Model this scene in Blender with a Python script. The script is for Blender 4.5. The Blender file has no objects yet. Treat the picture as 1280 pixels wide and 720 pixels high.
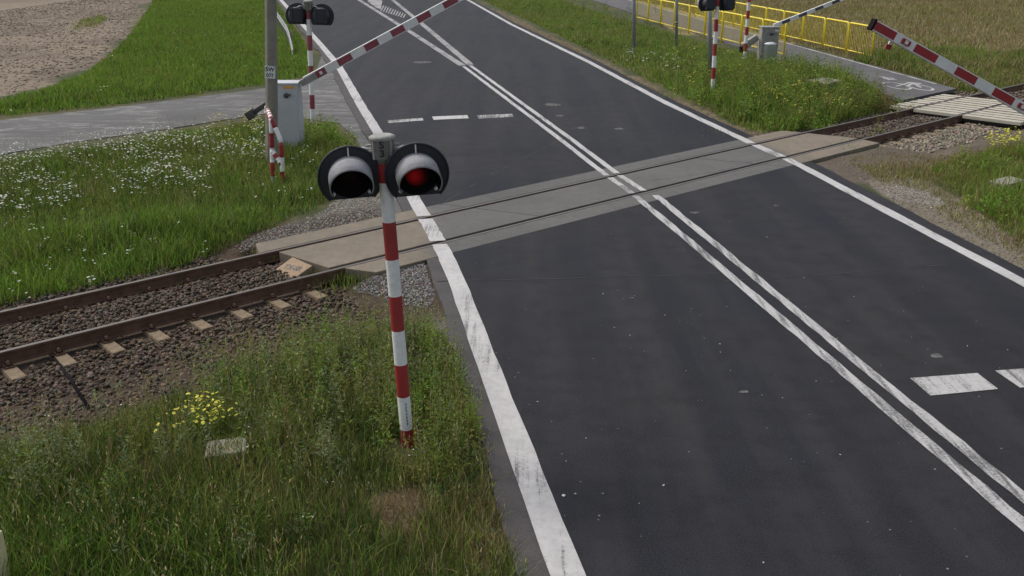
import bpy, bmesh, math, random
import numpy as np
from mathutils import Vector, Matrix
random.seed(7); RNG = np.random.default_rng(7)
SC = bpy.context.scene; COL = SC.collection
R = math.radians

# ------------------------------------------------------------------ camera, sky, sun, exposure
FPX, HOR, CAMH = 1250.0, -80.0, 4.9          # focal length (px at 1280 wide), horizon row, camera height
PITCH = math.atan((360 - HOR) / FPX)
cd = bpy.data.cameras.new('camera'); cam = bpy.data.objects.new('camera', cd); COL.objects.link(cam)
cam.location = (0, 0, CAMH); cam.rotation_euler = (math.pi/2 - PITCH, 0, 0)
cd.sensor_width = 36; cd.lens = FPX/1280*36; cd.clip_end = 3000; cd.clip_start = .1
SC.camera = cam
SC.render.resolution_x, SC.render.resolution_y = 1024, 576
W = bpy.data.worlds.new('World'); SC.world = W; W.use_nodes = True
wn = W.node_tree.nodes; wl = W.node_tree.links
sky = wn.new('ShaderNodeTexSky'); sky.sky_type = 'NISHITA'; sky.sun_disc = False
SUN_EL, SUN_ROT = R(52), R(-60)              # overcast: weak soft sun
sky.sun_elevation = SUN_EL; sky.sun_rotation = SUN_ROT
sky.air_density = 1.0; sky.dust_density = 3.0; sky.ozone_density = 1.0
hs = wn.new('ShaderNodeHueSaturation'); hs.inputs['Saturation'].default_value = .52
wl.new(sky.outputs[0], hs.inputs['Color'])
bg = wn['Background']; bg.inputs['Strength'].default_value = .12
wl.new(hs.outputs[0], bg.inputs['Color'])
sd = bpy.data.lights.new('sun', 'SUN'); sd.energy = 1.35; sd.angle = R(16); sd.color = (1, .96, .9)
so = bpy.data.objects.new('sun', sd); COL.objects.link(so)
sv = Vector((math.sin(SUN_ROT)*math.cos(SUN_EL), math.cos(SUN_ROT)*math.cos(SUN_EL), math.sin(SUN_EL)))
so.rotation_euler = sv.to_track_quat('Z', 'Y').to_euler(); so.location = (0, 0, 30)
SC.view_settings.view_transform = 'Standard'; SC.view_settings.look = 'None'
SC.view_settings.exposure = 0.6; SC.view_settings.gamma = 1

# ------------------------------------------------------------------ survey: photo pixel -> place on the ground
CP, SP = math.cos(PITCH), math.sin(PITCH)
def ray(px, py):
    x, y = px-640, 360-py
    return np.array([x, FPX*CP + y*SP, -FPX*SP + y*CP])
def G(px, py, z=0.0):
    d = ray(px, py); t = (z-CAMH)/d[2]
    return Vector((d[0]*t, d[1]*t, z))
def AT(px, py, Y):
    d = ray(px, py); t = Y/d[1]
    return Vector((d[0]*t, Y, CAMH+d[2]*t))
def PROJ(x, y, z=0.0):
    x = np.asarray(x, float); y = np.asarray(y, float); z = np.asarray(z, float)
    w = y*CP-(z-CAMH)*SP; u = y*SP+(z-CAMH)*CP
    ok = w > .5; w = np.where(ok, w, .5)
    return np.where(ok, 640+FPX*x/w, 1e6), np.where(ok, 360-FPX*u/w, 1e6)
# track frame: s along the rails (to the right and away), n across them (away), near rail at n=0
TO = Vector((0, 17.30, 0)); TT = Vector((1, .9035, 0)).normalized(); TN = Vector((-TT.y, TT.x, 0)); GA = 1.507
def TR(s, n, z=0.0): return TO + TT*s + TN*n + Vector((0, 0, z))
def SN(x, y):
    return (np.asarray(x)-TO.x)*TT.x+(np.asarray(y)-TO.y)*TT.y, (np.asarray(x)-TO.x)*TN.x+(np.asarray(y)-TO.y)*TN.y
def sn(p): return ((p-TO).dot(TT), (p-TO).dot(TN))

# ------------------------------------------------------------------ numpy helpers
def _h(ix, iy, s):
    v = np.sin(ix*127.1+iy*311.7+s*74.7)*43758.5453
    return v-np.floor(v)
def noise(x, y, sc=1.0, seed=0):
    x = np.asarray(x)/sc; y = np.asarray(y)/sc
    ix, iy = np.floor(x), np.floor(y); fx, fy = x-ix, y-iy
    fx = fx*fx*(3-2*fx); fy = fy*fy*(3-2*fy)
    a = _h(ix, iy, seed); b = _h(ix+1, iy, seed); c = _h(ix, iy+1, seed); d = _h(ix+1, iy+1, seed)
    return a*(1-fx)*(1-fy)+b*fx*(1-fy)+c*(1-fx)*fy+d*fx*fy
def fbm(x, y, sc, seed=0):
    return (noise(x, y, sc, seed)*.55+noise(x, y, sc*.47, seed+3)*.3+noise(x, y, sc*.21, seed+7)*.15)
def inpoly(px, py, poly):
    px = np.asarray(px); py = np.asarray(py); r = np.zeros(px.shape, bool)
    n = len(poly); j = n-1
    for i in range(n):
        xi, yi = poly[i]; xj, yj = poly[j]
        if yi != yj:
            c = ((yi > py) != (yj > py)) & (px < (xj-xi)*(py-yi)/(yj-yi)+xi)
            r ^= c
        j = i
    return r
def polydist(px, py, poly):
    d = np.full(np.shape(px), 1e9)
    for (ax, ay), (bx, by) in zip(poly, poly[1:]+poly[:1]):
        vx, vy = bx-ax, by-ay; L = vx*vx+vy*vy+1e-9
        t = np.clip(((px-ax)*vx+(py-ay)*vy)/L, 0, 1)
        d = np.minimum(d, np.hypot(px-ax-vx*t, py-ay-vy*t))
    return d
def smooth(e0, e1, v):
    t = np.clip((v-e0)/(e1-e0), 0, 1); return t*t*(3-2*t)
def lin(*c):
    return tuple((v/255/12.92 if v/255 <= .04045 else ((v/255+.055)/1.055)**2.4) for v in c)

# ------------------------------------------------------------------ materials
class NT:
    def __init__(s, m): s.t = m.node_tree; s.n = s.t.nodes; s.l = s.t.links
    def add(s, ty, **kw):
        n = s.n.new(ty)
        for k, v in kw.items():
            if k in n.inputs.keys():
                i = n.inputs[k]
                if isinstance(v, bpy.types.NodeSocket): s.l.new(v, i)
                else: i.default_value = v
            else: setattr(n, k, v)
        return n
    def noise(s, vec, scale, detail=4, rough=.55, dist=0):
        return s.add('ShaderNodeTexNoise', Vector=vec, Scale=scale, Detail=detail, Roughness=rough, Distortion=dist).outputs['Fac']
    def ramp(s, fac, *st):
        r = s.add('ShaderNodeValToRGB', Fac=fac); e = r.color_ramp.elements
        while len(e) < len(st): e.new(.5)
        for i, (p, c) in enumerate(st):
            e[i].position = p; e[i].color = (c if len(c) == 4 else (*c, 1)) if not isinstance(c, (int, float)) else (c, c, c, 1)
        return r.outputs['Color']
    def mix(s, fac, a, b, mode='MIX'):
        m = s.n.new('ShaderNodeMix'); m.data_type = 'RGBA'; m.blend_type = mode
        for sock, v in ((m.inputs[0], fac), (m.inputs[6], a), (m.inputs[7], b)):
            if isinstance(v, bpy.types.NodeSocket): s.l.new(v, sock)
            else: sock.default_value = v if isinstance(v, (int, float)) else (*v[:3], 1)
        return m.outputs[2]
    def math(s, op, a, b=0.0):
        m = s.n.new('ShaderNodeMath'); m.operation = op
        for sock, v in ((m.inputs[0], a), (m.inputs[1], b)):
            if isinstance(v, bpy.types.NodeSocket): s.l.new(v, sock)
            else: sock.default_value = v
        return m.outputs[0]
def newmat(name):
    m = bpy.data.materials.new(name); m.use_nodes = True
    n = NT(m); b = n.n['Principled BSDF']; return m, n, b
def mat(name, c, rough=.6, var=.15, sc=6, metal=0, bump=0, dirt=None, dirt_amt=.4, spec=.5):
    """plain painted / metal / concrete surface with weathering"""
    m, n, b = newmat(name)
    co = n.add('ShaderNodeTexCoord').outputs['Object']
    f = n.noise(co, sc, 5); f2 = n.noise(co, sc*7, 3)
    lo = tuple(v*(1-var) for v in c); hi = tuple(min(1, v*(1+var)) for v in c)
    col = n.ramp(f, (.3, lo), (.7, hi))
    if dirt:
        g = n.math('MULTIPLY', n.ramp(n.math('ADD', n.math('MULTIPLY', f2, .5), n.math('MULTIPLY', n.noise(co, sc*.6, 6, .7), .5)), (.48, 0), (.66, 1)), dirt_amt)
        col = n.mix(g, col, dirt)
    n.l.new(col, b.inputs['Base Color'])
    b.inputs['Roughness'].default_value = rough; b.inputs['Metallic'].default_value = metal
    b.inputs['Specular IOR Level'].default_value = spec
    if bump:
        bp = n.add('ShaderNodeBump', Strength=bump, Distance=.01, Height=n.noise(co, sc*12, 4))
        n.l.new(bp.outputs[0], b.inputs['Normal'])
    return m
M = {}
M['white'] = mat('white_paint', (.72, .71, .68), .5, .05, 3, dirt=(.42, .39, .33), dirt_amt=.45)
M['red'] = mat('red_paint', (.30, .022, .022), .5, .14, 3, dirt=(.16, .05, .04), dirt_amt=.5)
M['bright_red'] = mat('boom_red', (.27, .012, .018), .45, .12, 5, dirt=(.2, .06, .05), dirt_amt=.3)
M['old_red'] = mat('faded_red_paint', (.22, .04, .055), .6, .15, 4, dirt=(.3, .2, .2), dirt_amt=.3)
M['boom_white'] = mat('boom_white', (.66, .65, .62), .45, .06, 5, dirt=(.4, .38, .34), dirt_amt=.4)
M['black'] = mat('black_plastic', (.012, .014, .02), .62, .2, 5, dirt=(.05, .05, .05), dirt_amt=.3)
M['dull_black'] = mat('matt_black', (.006, .006, .007), .9, .2, 5, spec=.1)
M['hood'] = mat('weathered_hood', (.27, .265, .27), .8, .2, 7, dirt=(.13, .12, .115), dirt_amt=.6)
M['galv'] = mat('galvanised_steel', (.27, .275, .265), .5, .15, 5, metal=.35, dirt=(.15, .14, .12), dirt_amt=.4)
M['castgrey'] = mat('grey_casting', (.26, .25, .225), .65, .2, 8, dirt=(.1, .095, .085), dirt_amt=.6, bump=.3)
M['cabinet'] = mat('cabinet_grey', (.43, .44, .45), .5, .05, 3, dirt=(.3, .29, .26), dirt_amt=.35)
M['dark_steel'] = mat('dark_steel', (.07, .07, .07), .55, .2, 5, metal=.3, dirt=(.13, .08, .05), dirt_amt=.5)
M['conc_pole'] = mat('pole_concrete', (.22, .205, .165), .9, .14, 4, dirt=(.13, .12, .09), dirt_amt=.6, bump=.4)
M['sleeper'] = mat('sleeper_concrete', (.185, .135, .082), .92, .3, 6, dirt=(.07, .05, .034), dirt_amt=.9, bump=.5)
M['conc'] = mat('old_concrete', (.25, .225, .18), .92, .15, 5, dirt=(.13, .115, .085), dirt_amt=.6, bump=.5)
M['rust'] = mat('rail_rust', (.105, .052, .029), .8, .3, 7, dirt=(.03, .02, .014), dirt_amt=.6, bump=.4)
M['railtop'] = mat('rail_running_face', (.11, .09, .07), .42, .15, 6, metal=.5, dirt=(.12, .085, .06), dirt_amt=.5)
M['yellow'] = mat('yellow_paint', (.72, .56, .035), .5, .1, 4, dirt=(.4, .3, .06), dirt_amt=.4)
M['orange'] = mat('orange_sticker', (.6, .3, .03), .5, .1, 5)
M['label'] = mat('white_plate', (.6, .6, .58), .5, .08, 8, dirt=(.3, .3, .28), dirt_amt=.3)
M['ink'] = mat('black_lettering', (.012, .012, .012), .6, .1, 5)
M['plank'] = mat('pale_deck_boards', (.40, .365, .29), .8, .14, 3, dirt=(.26, .22, .16), dirt_amt=.55, bump=.5)
M['gap_shade'] = mat('shaded_board_sides', (.05, .042, .034), .9, .2, 4)  # sides of the deck boards: shade of the gaps painted as dark colour
M['seam'] = mat('bitumen_seam', (.012, .012, .014), .6, .2, 4)
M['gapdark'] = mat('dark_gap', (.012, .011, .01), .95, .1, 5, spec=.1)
def lens(name, em, base=(.03, .0012, .0018, 1)):
    m, n, b = newmat(name)
    b.inputs['Base Color'].default_value = base; b.inputs['Roughness'].default_value = .4; b.inputs['Specular IOR Level'].default_value = .15
    co = n.add('ShaderNodeTexCoord').outputs['Object']
    v = n.add('ShaderNodeTexVoronoi', Vector=co, Scale=38).outputs['Distance']
    bp = n.add('ShaderNodeBump', Strength=.4, Distance=.004, Height=v); n.l.new(bp.outputs[0], b.inputs['Normal'])
    b.inputs['Emission Color'].default_value = (.55, .006, .008, 1); # the bulb sits behind the middle of the glass
    sp_ = n.add('ShaderNodeSeparateXYZ', Vector=n.add('ShaderNodeTexCoord').outputs['Generated'])
    rr = n.math('ADD', n.math('POWER', n.math('SUBTRACT', sp_.outputs[0], .42), 2.0), n.math('POWER', n.math('SUBTRACT', sp_.outputs[2], .45), 2.0))
    fall = n.ramp(rr, (.0, 1.0), (.045, .45), (.13, .03)); n.l.new(n.math('MULTIPLY', fall, em), b.inputs['Emission Strength'])
    return m
M['lens_lit'] = lens('red_lens_lit', .10); M['lens_off'] = lens('red_lens_dark', .0, (.007, .0006, .0008, 1))

def roughsurf(name, fn, rough=.9, spec=.35, bump=(140, .35, .004)):
    m, n, b = newmat(name)
    co = n.add('ShaderNodeTexCoord').outputs['Object']
    col = fn(n, co); n.l.new(col, b.inputs['Base Color'])
    b.inputs['Roughness'].default_value = rough; b.inputs['Specular IOR Level'].default_value = spec
    bp = n.add('ShaderNodeBump', Strength=bump[1], Distance=bump[2], Height=n.noise(co, bump[0], 3)); n.l.new(bp.outputs[0], b.inputs['Normal'])
    return m
def along(n, co, ang, sx, sy):
    mp = n.add('ShaderNodeMapping', Vector=co, Rotation=(0, 0, ang), Scale=(sx, sy, 1)); return mp.outputs[0]
ROADANG = R(11)
def asphalt_fn(n, co):
    big = n.noise(co, .28, 5, .6); mid = n.noise(co, 2.2, 5, .65); fine = n.noise(co, 60, 3, .7)
    st = n.noise(along(n, co, ROADANG, 1.4, .09), 1, 4, .55)
    c = n.ramp(big, (.38, (.0085, .0100, .0170)), (.62, (.0170, .0160, .0185)))
    c = n.mix(n.ramp(st, (.42, 0), (.62, .75)), c, (.0275, .0262, .028))
    c = n.mix(n.ramp(mid, (.45, 0), (.68, .65)), c, (.0075, .0075, .009))
    c = n.mix(n.ramp(fine, (.42, 0), (.72, .6)), c, (.045, .043, .043))
    # pale chips of aggregate
    vo = n.add('ShaderNodeTexVoronoi', Vector=co, Scale=26); 
    pick = n.math('GREATER_THAN', n.add('ShaderNodeSeparateColor', Color=vo.outputs['Color']).outputs[0], .994)
    dot = n.math('LESS_THAN', vo.outputs['Distance'], .26)
    k = n.math('MULTIPLY', n.math('MULTIPLY', pick, dot), n.ramp(n.noise(co, .7, 3), (.45, 0), (.62, .75)))
    c = n.mix(k, c, (.27, .265, .25))


    return c
def asphalt_fn2(n, co):
    c = asphalt_fn(n, co)
    return c
M['asphalt'] = roughsurf('asphalt', asphalt_fn2, .72, .13, (90, .7, .006))
def shoulder_fn(n, co):
    c = n.ramp(n.noise(co, 3, 5, .65), (.3, (.04, .036, .036)), (.7, (.068, .061, .06)))
    c = n.mix(n.ramp(n.noise(co, 60, 3, .7), (.4, 0), (.8, .5)), c, (.13, .12, .11))
    return c
M['shoulder'] = roughsurf('old_shoulder_asphalt', shoulder_fn, .9, .3, (120, .5, .005))
def sideroad_fn(n, co):
    v = along(n, co, R(-40), .45, 1.5)
    st = n.noise(v, 1.2, 6, .72, 1.1); f = n.noise(co, 30, 4, .7); b = n.noise(co, .5, 4)
    c = n.ramp(b, (.3, (.085, .082, .08)), (.7, (.12, .116, .112)))
    c = n.mix(n.math('MULTIPLY', n.ramp(st, (.48, 0), (.66, .75)), n.ramp(n.noise(co, 2.5, 5, .7), (.35, .1), (.55, 1))), c, (.33, .32, .30))
    c = n.mix(n.ramp(f, (.4, 0), (.7, .7)), c, (.06, .057, .053))
    return c
M['side_road'] = roughsurf('worn_side_road', sideroad_fn, .9, .3, (60, .6, .008))
def path_fn(n, co):
    c = n.ramp(n.noise(co, .8, 4), (.3, (.062, .058, .06)), (.7, (.095, .09, .09)))
    return n.mix(n.ramp(n.noise(co, 50, 3), (.4, 0), (.8, .5)), c, (.15, .14, .135))
M['path'] = roughsurf('path_asphalt', path_fn, .85, .35, (120, .4, .004))
def paint_fn(wear, c0=(.47, .455, .44), under=(.03, .03, .033)):
    def fn(n, co):
        c = n.ramp(n.noise(co, 1.3, 5), (.3, tuple(v*.82 for v in c0)), (.7, c0))
        st = n.noise(along(n, co, ROADANG, 16, .8), 1, 4, .6)
        ch = n.noise(co, 34, 4, .75); pt = n.noise(co, .55, 4)
        k = n.math('ADD', n.math('MULTIPLY', st, .45), n.math('ADD', n.math('MULTIPLY', ch, .3), n.math('MULTIPLY', pt, .45)))
        c = n.mix(n.ramp(k, (wear, 0), (wear+.09, .85)), c, under)
        return n.mix(n.ramp(n.noise(co, 9, 5, .7), (.4, 0), (.72, .6)), c, (.27, .255, .24))
    return fn
M['paint'] = roughsurf('road_paint', paint_fn(.635), .7, .4, (90, .3, .003))
M['paint_worn'] = roughsurf('worn_road_paint', paint_fn(.585, (.44, .43, .415)), .75, .4, (90, .3, .003))
M['paint_grey'] = roughsurf('grey_faded_paint', paint_fn(.60, (.29, .28, .275)), .8, .4, (90, .3, .003))
M['scar'] = roughsurf('scuffed_asphalt', paint_fn(.50, (.13, .127, .125), (.03, .029, .031)), .85, .2, (90, .3, .003))
def attr_surf(name, rough, extra=None, bump=(40, .6, .02), spec=.25):
    m, n, b = newmat(name)
    co = n.add('ShaderNodeTexCoord').outputs['Object']
    a = n.add('ShaderNodeAttribute', attribute_name='Col').outputs['Color']
    c = extra(n, co, a) if extra else a
    n.l.new(c, b.inputs['Base Color']); b.inputs['Roughness'].default_value = rough
    b.inputs['Specular IOR Level'].default_value = spec
    bp = n.add('ShaderNodeBump', Strength=bump[1], Distance=bump[2], Height=n.noise(co, bump[0], 5, .65)); n.l.new(bp.outputs[0], b.inputs['Normal'])
    return m
def ground_x(n, co, a):
    f = n.noise(co, 14, 5, .7); g = n.noise(co, 1.1, 4, .6)
    c = n.mix(1, a, n.ramp(f, (.25, (.62, .62, .62)), (.75, (1.35, 1.33, 1.3))), 'MULTIPLY')
    return n.mix(1, c, n.ramp(g, (.25, (.8, .8, .8)), (.75, (1.18, 1.17, 1.15))), 'MULTIPLY')
M['ground'] = attr_surf('bare_ground', .95, ground_x, (9, .8, .05))
def panel_x(n, co, a):
    f = n.noise(co, 5, 6, .7); g = n.noise(co, 70, 3, .7)
    st = n.noise(along(n, co, ROADANG, 9, .5), 1, 4, .6)
    c = n.mix(1, a, n.ramp(f, (.25, (.72, .72, .72)), (.75, (1.2, 1.19, 1.17))), 'MULTIPLY')
    c = n.mix(n.ramp(st, (.5, 0), (.75, .4)), c, (.09, .088, .085))
    return n.mix(n.ramp(g, (.4, 0), (.8, .3)), c, (.3, .28, .24))
M['panel'] = attr_surf('crossing_concrete', .85, panel_x, (90, .35, .006), .35)
M['stone'] = attr_surf('ballast_stone', .95, lambda n, co, a: n.mix(1, a, n.ramp(n.noise(co, 45, 3), (.3, (.75, .75, .75)), (.7, (1.2, 1.2, 1.2))), 'MULTIPLY'), (60, .3, .01))
def plantmat(name, trans=.3, rough=.65):
    m, n, b = newmat(name)
    a = n.add('ShaderNodeAttribute', attribute_name='Col').outputs['Color']
    n.l.new(a, b.inputs['Base Color']); b.inputs['Roughness'].default_value = rough; b.inputs['Specular IOR Level'].default_value = .25
    tr = n.add('ShaderNodeBsdfTranslucent'); n.l.new(a, tr.inputs['Color'])
    mx = n.n.new('ShaderNodeMixShader'); mx.inputs[0].default_value = trans
    n.l.new(b.outputs[0], mx.inputs[1]); n.l.new(tr.outputs[0], mx.inputs[2]); n.l.new(mx.outputs[0], n.n['Material Output'].inputs['Surface'])
    return m
M['plant'] = plantmat('plant_leaf', .42); M['petal'] = plantmat('petal', .2)

# ------------------------------------------------------------------ object helpers
def tag(o, label=None, cat=None, group=None, kind=None):
    if label: o['label'] = label
    if cat: o['category'] = cat
    if group: o['group'] = group
    if kind: o['kind'] = kind
    return o
def empty(name, loc, label, cat, group=None, rot=(0, 0, 0), scale=1):
    o = bpy.data.objects.new(name, None); COL.objects.link(o); o.location = loc; o.rotation_euler = rot
    o.scale = (scale,)*3; o.empty_display_size = .2
    return tag(o, label, cat, group)
def I4(): return Matrix.Identity(4)
def arc(a0, a1, k): return [a0+(a1-a0)*i/k for i in range(k+1)]
class MB:
    def __init__(s): s.v = []; s.f = []; s.m = []; s.s = []
    def _add(s, vs, fs, mi=0, sm=False, T=None):
        o = len(s.v)
        s.v += [tuple(T @ Vector(v)) if T is not None else tuple(v) for v in vs]
        for f in fs: s.f.append([i+o for i in f]); s.m.append(mi); s.s.append(sm)
        return s
    def box(s, c, d, mi=0, T=None):
        x, y, z = (v/2 for v in d); c = Vector(c)
        vs = [c+Vector((a*x, b*y, e*z)) for e in (-1, 1) for b in (-1, 1) for a in (-1, 1)]
        return s._add(vs, [(0, 2, 3, 1), (4, 5, 7, 6), (0, 1, 5, 4), (2, 6, 7, 3), (0, 4, 6, 2), (1, 3, 7, 5)], mi, False, T)
    def tube(s, path, r, n=10, mi=0, cap=True, T=None):
        P = [Vector(p) for p in path]; rs = r if isinstance(r, (list, tuple)) else [r]*len(P)
        up = None; vs = []
        for i, p in enumerate(P):
            t = (P[min(i+1, len(P)-1)]-P[max(i-1, 0)]).normalized()
            if up is None: up = t.orthogonal().normalized()
            up = (up-t*up.dot(t)).normalized(); b = t.cross(up)
            vs += [p+(up*math.cos(2*math.pi*k/n)+b*math.sin(2*math.pi*k/n))*rs[i] for k in range(n)]
        fs = [(i*n+k, i*n+(k+1) % n, (i+1)*n+(k+1) % n, (i+1)*n+k) for i in range(len(P)-1) for k in range(n)]
        s._add(vs, fs, mi, True, T)
        if cap: 
            s._add(vs[:n], [tuple(range(n))[::-1]], mi, False, T); s._add(vs[-n:], [tuple(range(n))], mi, False, T)
        return s
    def lathe(s, prof, n=24, mi=0, T=None, sm=True, cap=True):
        vs = [(r*math.cos(2*math.pi*k/n), r*math.sin(2*math.pi*k/n), z) for r, z in prof for k in range(n)]
        fs = [(i*n+k, i*n+(k+1) % n, (i+1)*n+(k+1) % n, (i+1)*n+k) for i in range(len(prof)-1) for k in range(n)]
        s._add(vs, fs, mi, sm, T)
        if cap:
            s._add(vs[:n], [tuple(range(n))[::-1]], mi, False, T); s._add(vs[-n:], [tuple(range(n))], mi, False, T)
        return s
    def prism(s, poly, z0, z1, mi=0, T=None, mside=None):
        n = len(poly); vs = [(x, y, z0) for x, y in poly]+[(x, y, z1) for x, y in poly]
        s._add(vs, [tuple(range(n, 2*n)), tuple(range(n))[::-1]], mi, False, T)
        return s._add(vs, [(i, (i+1) % n, n+(i+1) % n, n+i) for i in range(n)], mi if mside is None else mside, False, T)
    def build(s, name, mats, parent=None, bevel=0, seg=2):
        me = bpy.data.meshes.new(name); me.from_pydata(s.v, [], s.f)
        for m in (mats if isinstance(mats, (list, tuple)) else [mats]): me.materials.append(m)
        me.polygons.foreach_set('material_index', s.m); me.polygons.foreach_set('use_smooth', s.s)
        bm = bmesh.new(); bm.from_mesh(me); bmesh.ops.remove_doubles(bm, verts=bm.verts, dist=1e-5)
        bmesh.ops.recalc_face_normals(bm, faces=bm.faces); bm.to_mesh(me); bm.free()
        o = bpy.data.objects.new(name, me); COL.objects.link(o); o.parent = parent
        if bevel:
            b = o.modifiers.new('bevel', 'BEVEL'); b.width = bevel; b.segments = seg; b.limit_method = 'ANGLE'; b.angle_limit = R(40)
        return o
def npmesh(name, V, polys, col=None, m=None, label=None, cat=None, kind=None, smooth_=False, parent=None):
    """polys: list of int arrays (K, n) ; V (N,3); col (N,3)"""
    me = bpy.data.meshes.new(name); me.vertices.add(len(V)); me.vertices.foreach_set('co', np.asarray(V, np.float32).ravel())
    polys = [p for p in polys if len(p)]
    loops = np.concatenate([p.ravel() for p in polys]).astype(np.int32)
    tot = np.concatenate([np.full(len(p), p.shape[1]) for p in polys]); st = np.concatenate([[0], np.cumsum(tot)[:-1]]).astype(np.int32)
    me.loops.add(len(loops)); me.loops.foreach_set('vertex_index', loops)
    me.polygons.add(len(st)); me.polygons.foreach_set('loop_start', st)
    if smooth_: me.polygons.foreach_set('use_smooth', np.ones(len(st), bool))
    me.update(calc_edges=True); me.validate()
    if col is not None:
        a = me.attributes.new('Col', 'FLOAT_COLOR', 'POINT')
        a.data.foreach_set('color', np.concatenate([col, np.ones((len(col), 1))], 1).astype(np.float32).ravel())
    if m: me.materials.append(m)
    o = bpy.data.objects.new(name, me); COL.objects.link(o); o.parent = parent
    return tag(o, label, cat, None, kind)
def text_mesh(name, s, size, m, parent, T, depth=.002):
    cu = bpy.data.curves.new(name, 'FONT'); cu.body = s; cu.size = size; cu.align_x = 'CENTER'; cu.align_y = 'CENTER'; cu.extrude = depth; cu.offset = size*.025
    t = bpy.data.objects.new(name, cu); COL.objects.link(t)
    bpy.context.view_layer.update()
    me = bpy.data.meshes.new_from_object(t.evaluated_get(bpy.context.evaluated_depsgraph_get()))
    bpy.data.objects.remove(t); me.transform(T); me.materials.clear(); me.materials.append(m)
    o = bpy.data.objects.new(name, me); COL.objects.link(o); o.parent = parent
    return o
def RX(a): return Matrix.Rotation(R(a), 4, 'X')
def RY(a): return Matrix.Rotation(R(a), 4, 'Y')
def RZ(a): return Matrix.Rotation(R(a), 4, 'Z')
def TL(*p): return Matrix.Translation(Vector(p))
def lean_of(base, top):
    """rotation that tilts local +Z from base to top; returns euler"""
    return (Vector(top)-Vector(base)).to_track_quat('Z', 'Y').to_matrix().to_euler()

#STRUCTURE
# ------------------------------------------------------------------ road geometry (surveyed centre lines of the markings)
def line(px): return [G(*p) for p in px]
L_C = line([(351, 0), (401, 56), (423, 82), (453, 135), (474, 168), (514, 243), (535, 279), (551, 306), (572, 351), (587, 394), (626, 500), (710, 720)])
R_C = line([(585, 0), (640, 31), (737, 78), (835, 130), (943, 181), (995, 204), (1097, 258), (1160, 291), (1280, 354)])
def extend(P, a, b):
    P = list(P)
    P.insert(0, P[0]+(P[0]-P[1]).normalized()*a); P.append(P[-1]+(P[-1]-P[-2]).normalized()*b); return P
L_C = extend(L_C, 60, 12); R_C = extend(R_C, 60, 16)
def resample(P, step):
    out = []
    for a, b in zip(P, P[1:]):
        k = max(1, int((b-a).length/step)); out += [a.lerp(b, i/k) for i in range(k)]
    return out+[P[-1]]
def relax(P, it=3):
    for _ in range(it): P = [P[0]]+[(P[i-1]+P[i]*2+P[i+1])/4 for i in range(1, len(P)-1)]+[P[-1]]
    return P
def side(P, off):
    out = []
    for i, p in enumerate(P):
        t = (P[min(i+1, len(P)-1)]-P[max(i-1, 0)]).normalized(); out.append(p+Vector((t.y, -t.x, 0))*off)
    return out
L_C = relax(resample(L_C, .4), 10); R_C = relax(resample(R_C, .4))      # from far to near; right-hand side(+) = our left
GAPS = [(-.05, -.034), (.034, .10), (GA-.10, GA-.034), (GA+.034, GA+.05)]
def strip(P, w, z=.0, jit=.012, seed=0, mi=0, mb=None, keep=None):
    """painted line of width w, cut where it crosses the rails"""
    fine = []
    for a, b in zip(P, P[1:]):
        n_ = sn((a+b)/2)[1]; k = max(1, int((b-a).length/(.02 if -.8 < n_ < 2.3 else .25))); fine += [a.lerp(b, i/k) for i in range(k)]
    fine.append(P[-1]); wd = w if callable(w) else (lambda i: w)
    d = np.cumsum([0]+[(b-a).length for a, b in zip(fine, fine[1:])])
    j1 = (noise(d, d*0, .22, seed)-.5)*jit*2.6; j2 = (noise(d, d*0, .22, seed+5)-.5)*jit*2
    A = [p.copy() for p in fine]; B = []
    for i, p in enumerate(fine):
        t = (fine[min(i+1, len(fine)-1)]-fine[max(i-1, 0)]).normalized(); nn = Vector((t.y, -t.x, 0)); ww = wd(p)
        A[i] = p-nn*(ww/2+j1[i]); B.append(p+nn*(ww/2+j2[i]))
    mb = mb or MB()
    vs = [(p.x, p.y, z) for p in A]+[(p.x, p.y, z) for p in B]; N = len(A); fs = []
    for i in range(N-1):
        c = (A[i]+B[i]+A[i+1]+B[i+1])/4; n_ = sn(c)[1]
        if -.05 < n_ < .122 or GA-.122 < n_ < GA+.05: continue
        if keep and not keep(c): continue
        fs.append((i, i+1, N+i+1, N+i))
    mb._add(vs, fs, mi); return mb

# terrain ------------------------------------------------------------
SOIL = [G(*p) for p in [(0, 117), (60, 103), (100, 87), (130, 64), (160, 36), (187, -3)]]
SOILP = [(-400, 25), (-60, 26)]+[(p.x, p.y) for p in SOIL]+[(-48, 140), (-120, 400), (-400, 400)]
Z_SHOULD = [(418, 350), (470, 330), (530, 318), (545, 372), (575, 430), (607, 520), (640, 600), (672, 690), (700, 800), (672, 800), (640, 690), (612, 600), (590, 510), (566, 430), (530, 385), (470, 368)]
Z_GRAV1 = [(290, 305), (330, 285), (400, 262), (430, 238), (470, 240), (500, 262), (400, 290), (330, 318)]
Z_RGRAV = [(1030, 190), (1085, 195), (1150, 222), (1215, 250), (1250, 285), (1330, 330), (1330, 380), (1280, 350), (1130, 260)]
Z_PALE = [(1090, 232), (1120, 228), (1160, 236), (1185, 252), (1165, 256), (1130, 248)]
Z_RDRY = [(620, 12), (700, 48), (780, 88), (860, 128), (930, 158), (1000, 168), (1035, 172), (980, 185), (930, 178), (830, 125), (730, 74), (600, 5)]
Z_DRYPATCH = [(455, 615), (540, 596), (605, 600), (640, 640), (655, 705), (610, 712), (540, 680), (470, 655)]
GREEN, OLIVE, DRY = np.array((.045, .055, .018)), np.array((.085, .075, .032)), np.array((.16, .122, .075))
SLAB = (sn(G(428, 334))[0], sn(G(1108, 179))[0], sn(G(316, 312))[0], sn(G(1000, 165))[0])
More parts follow.
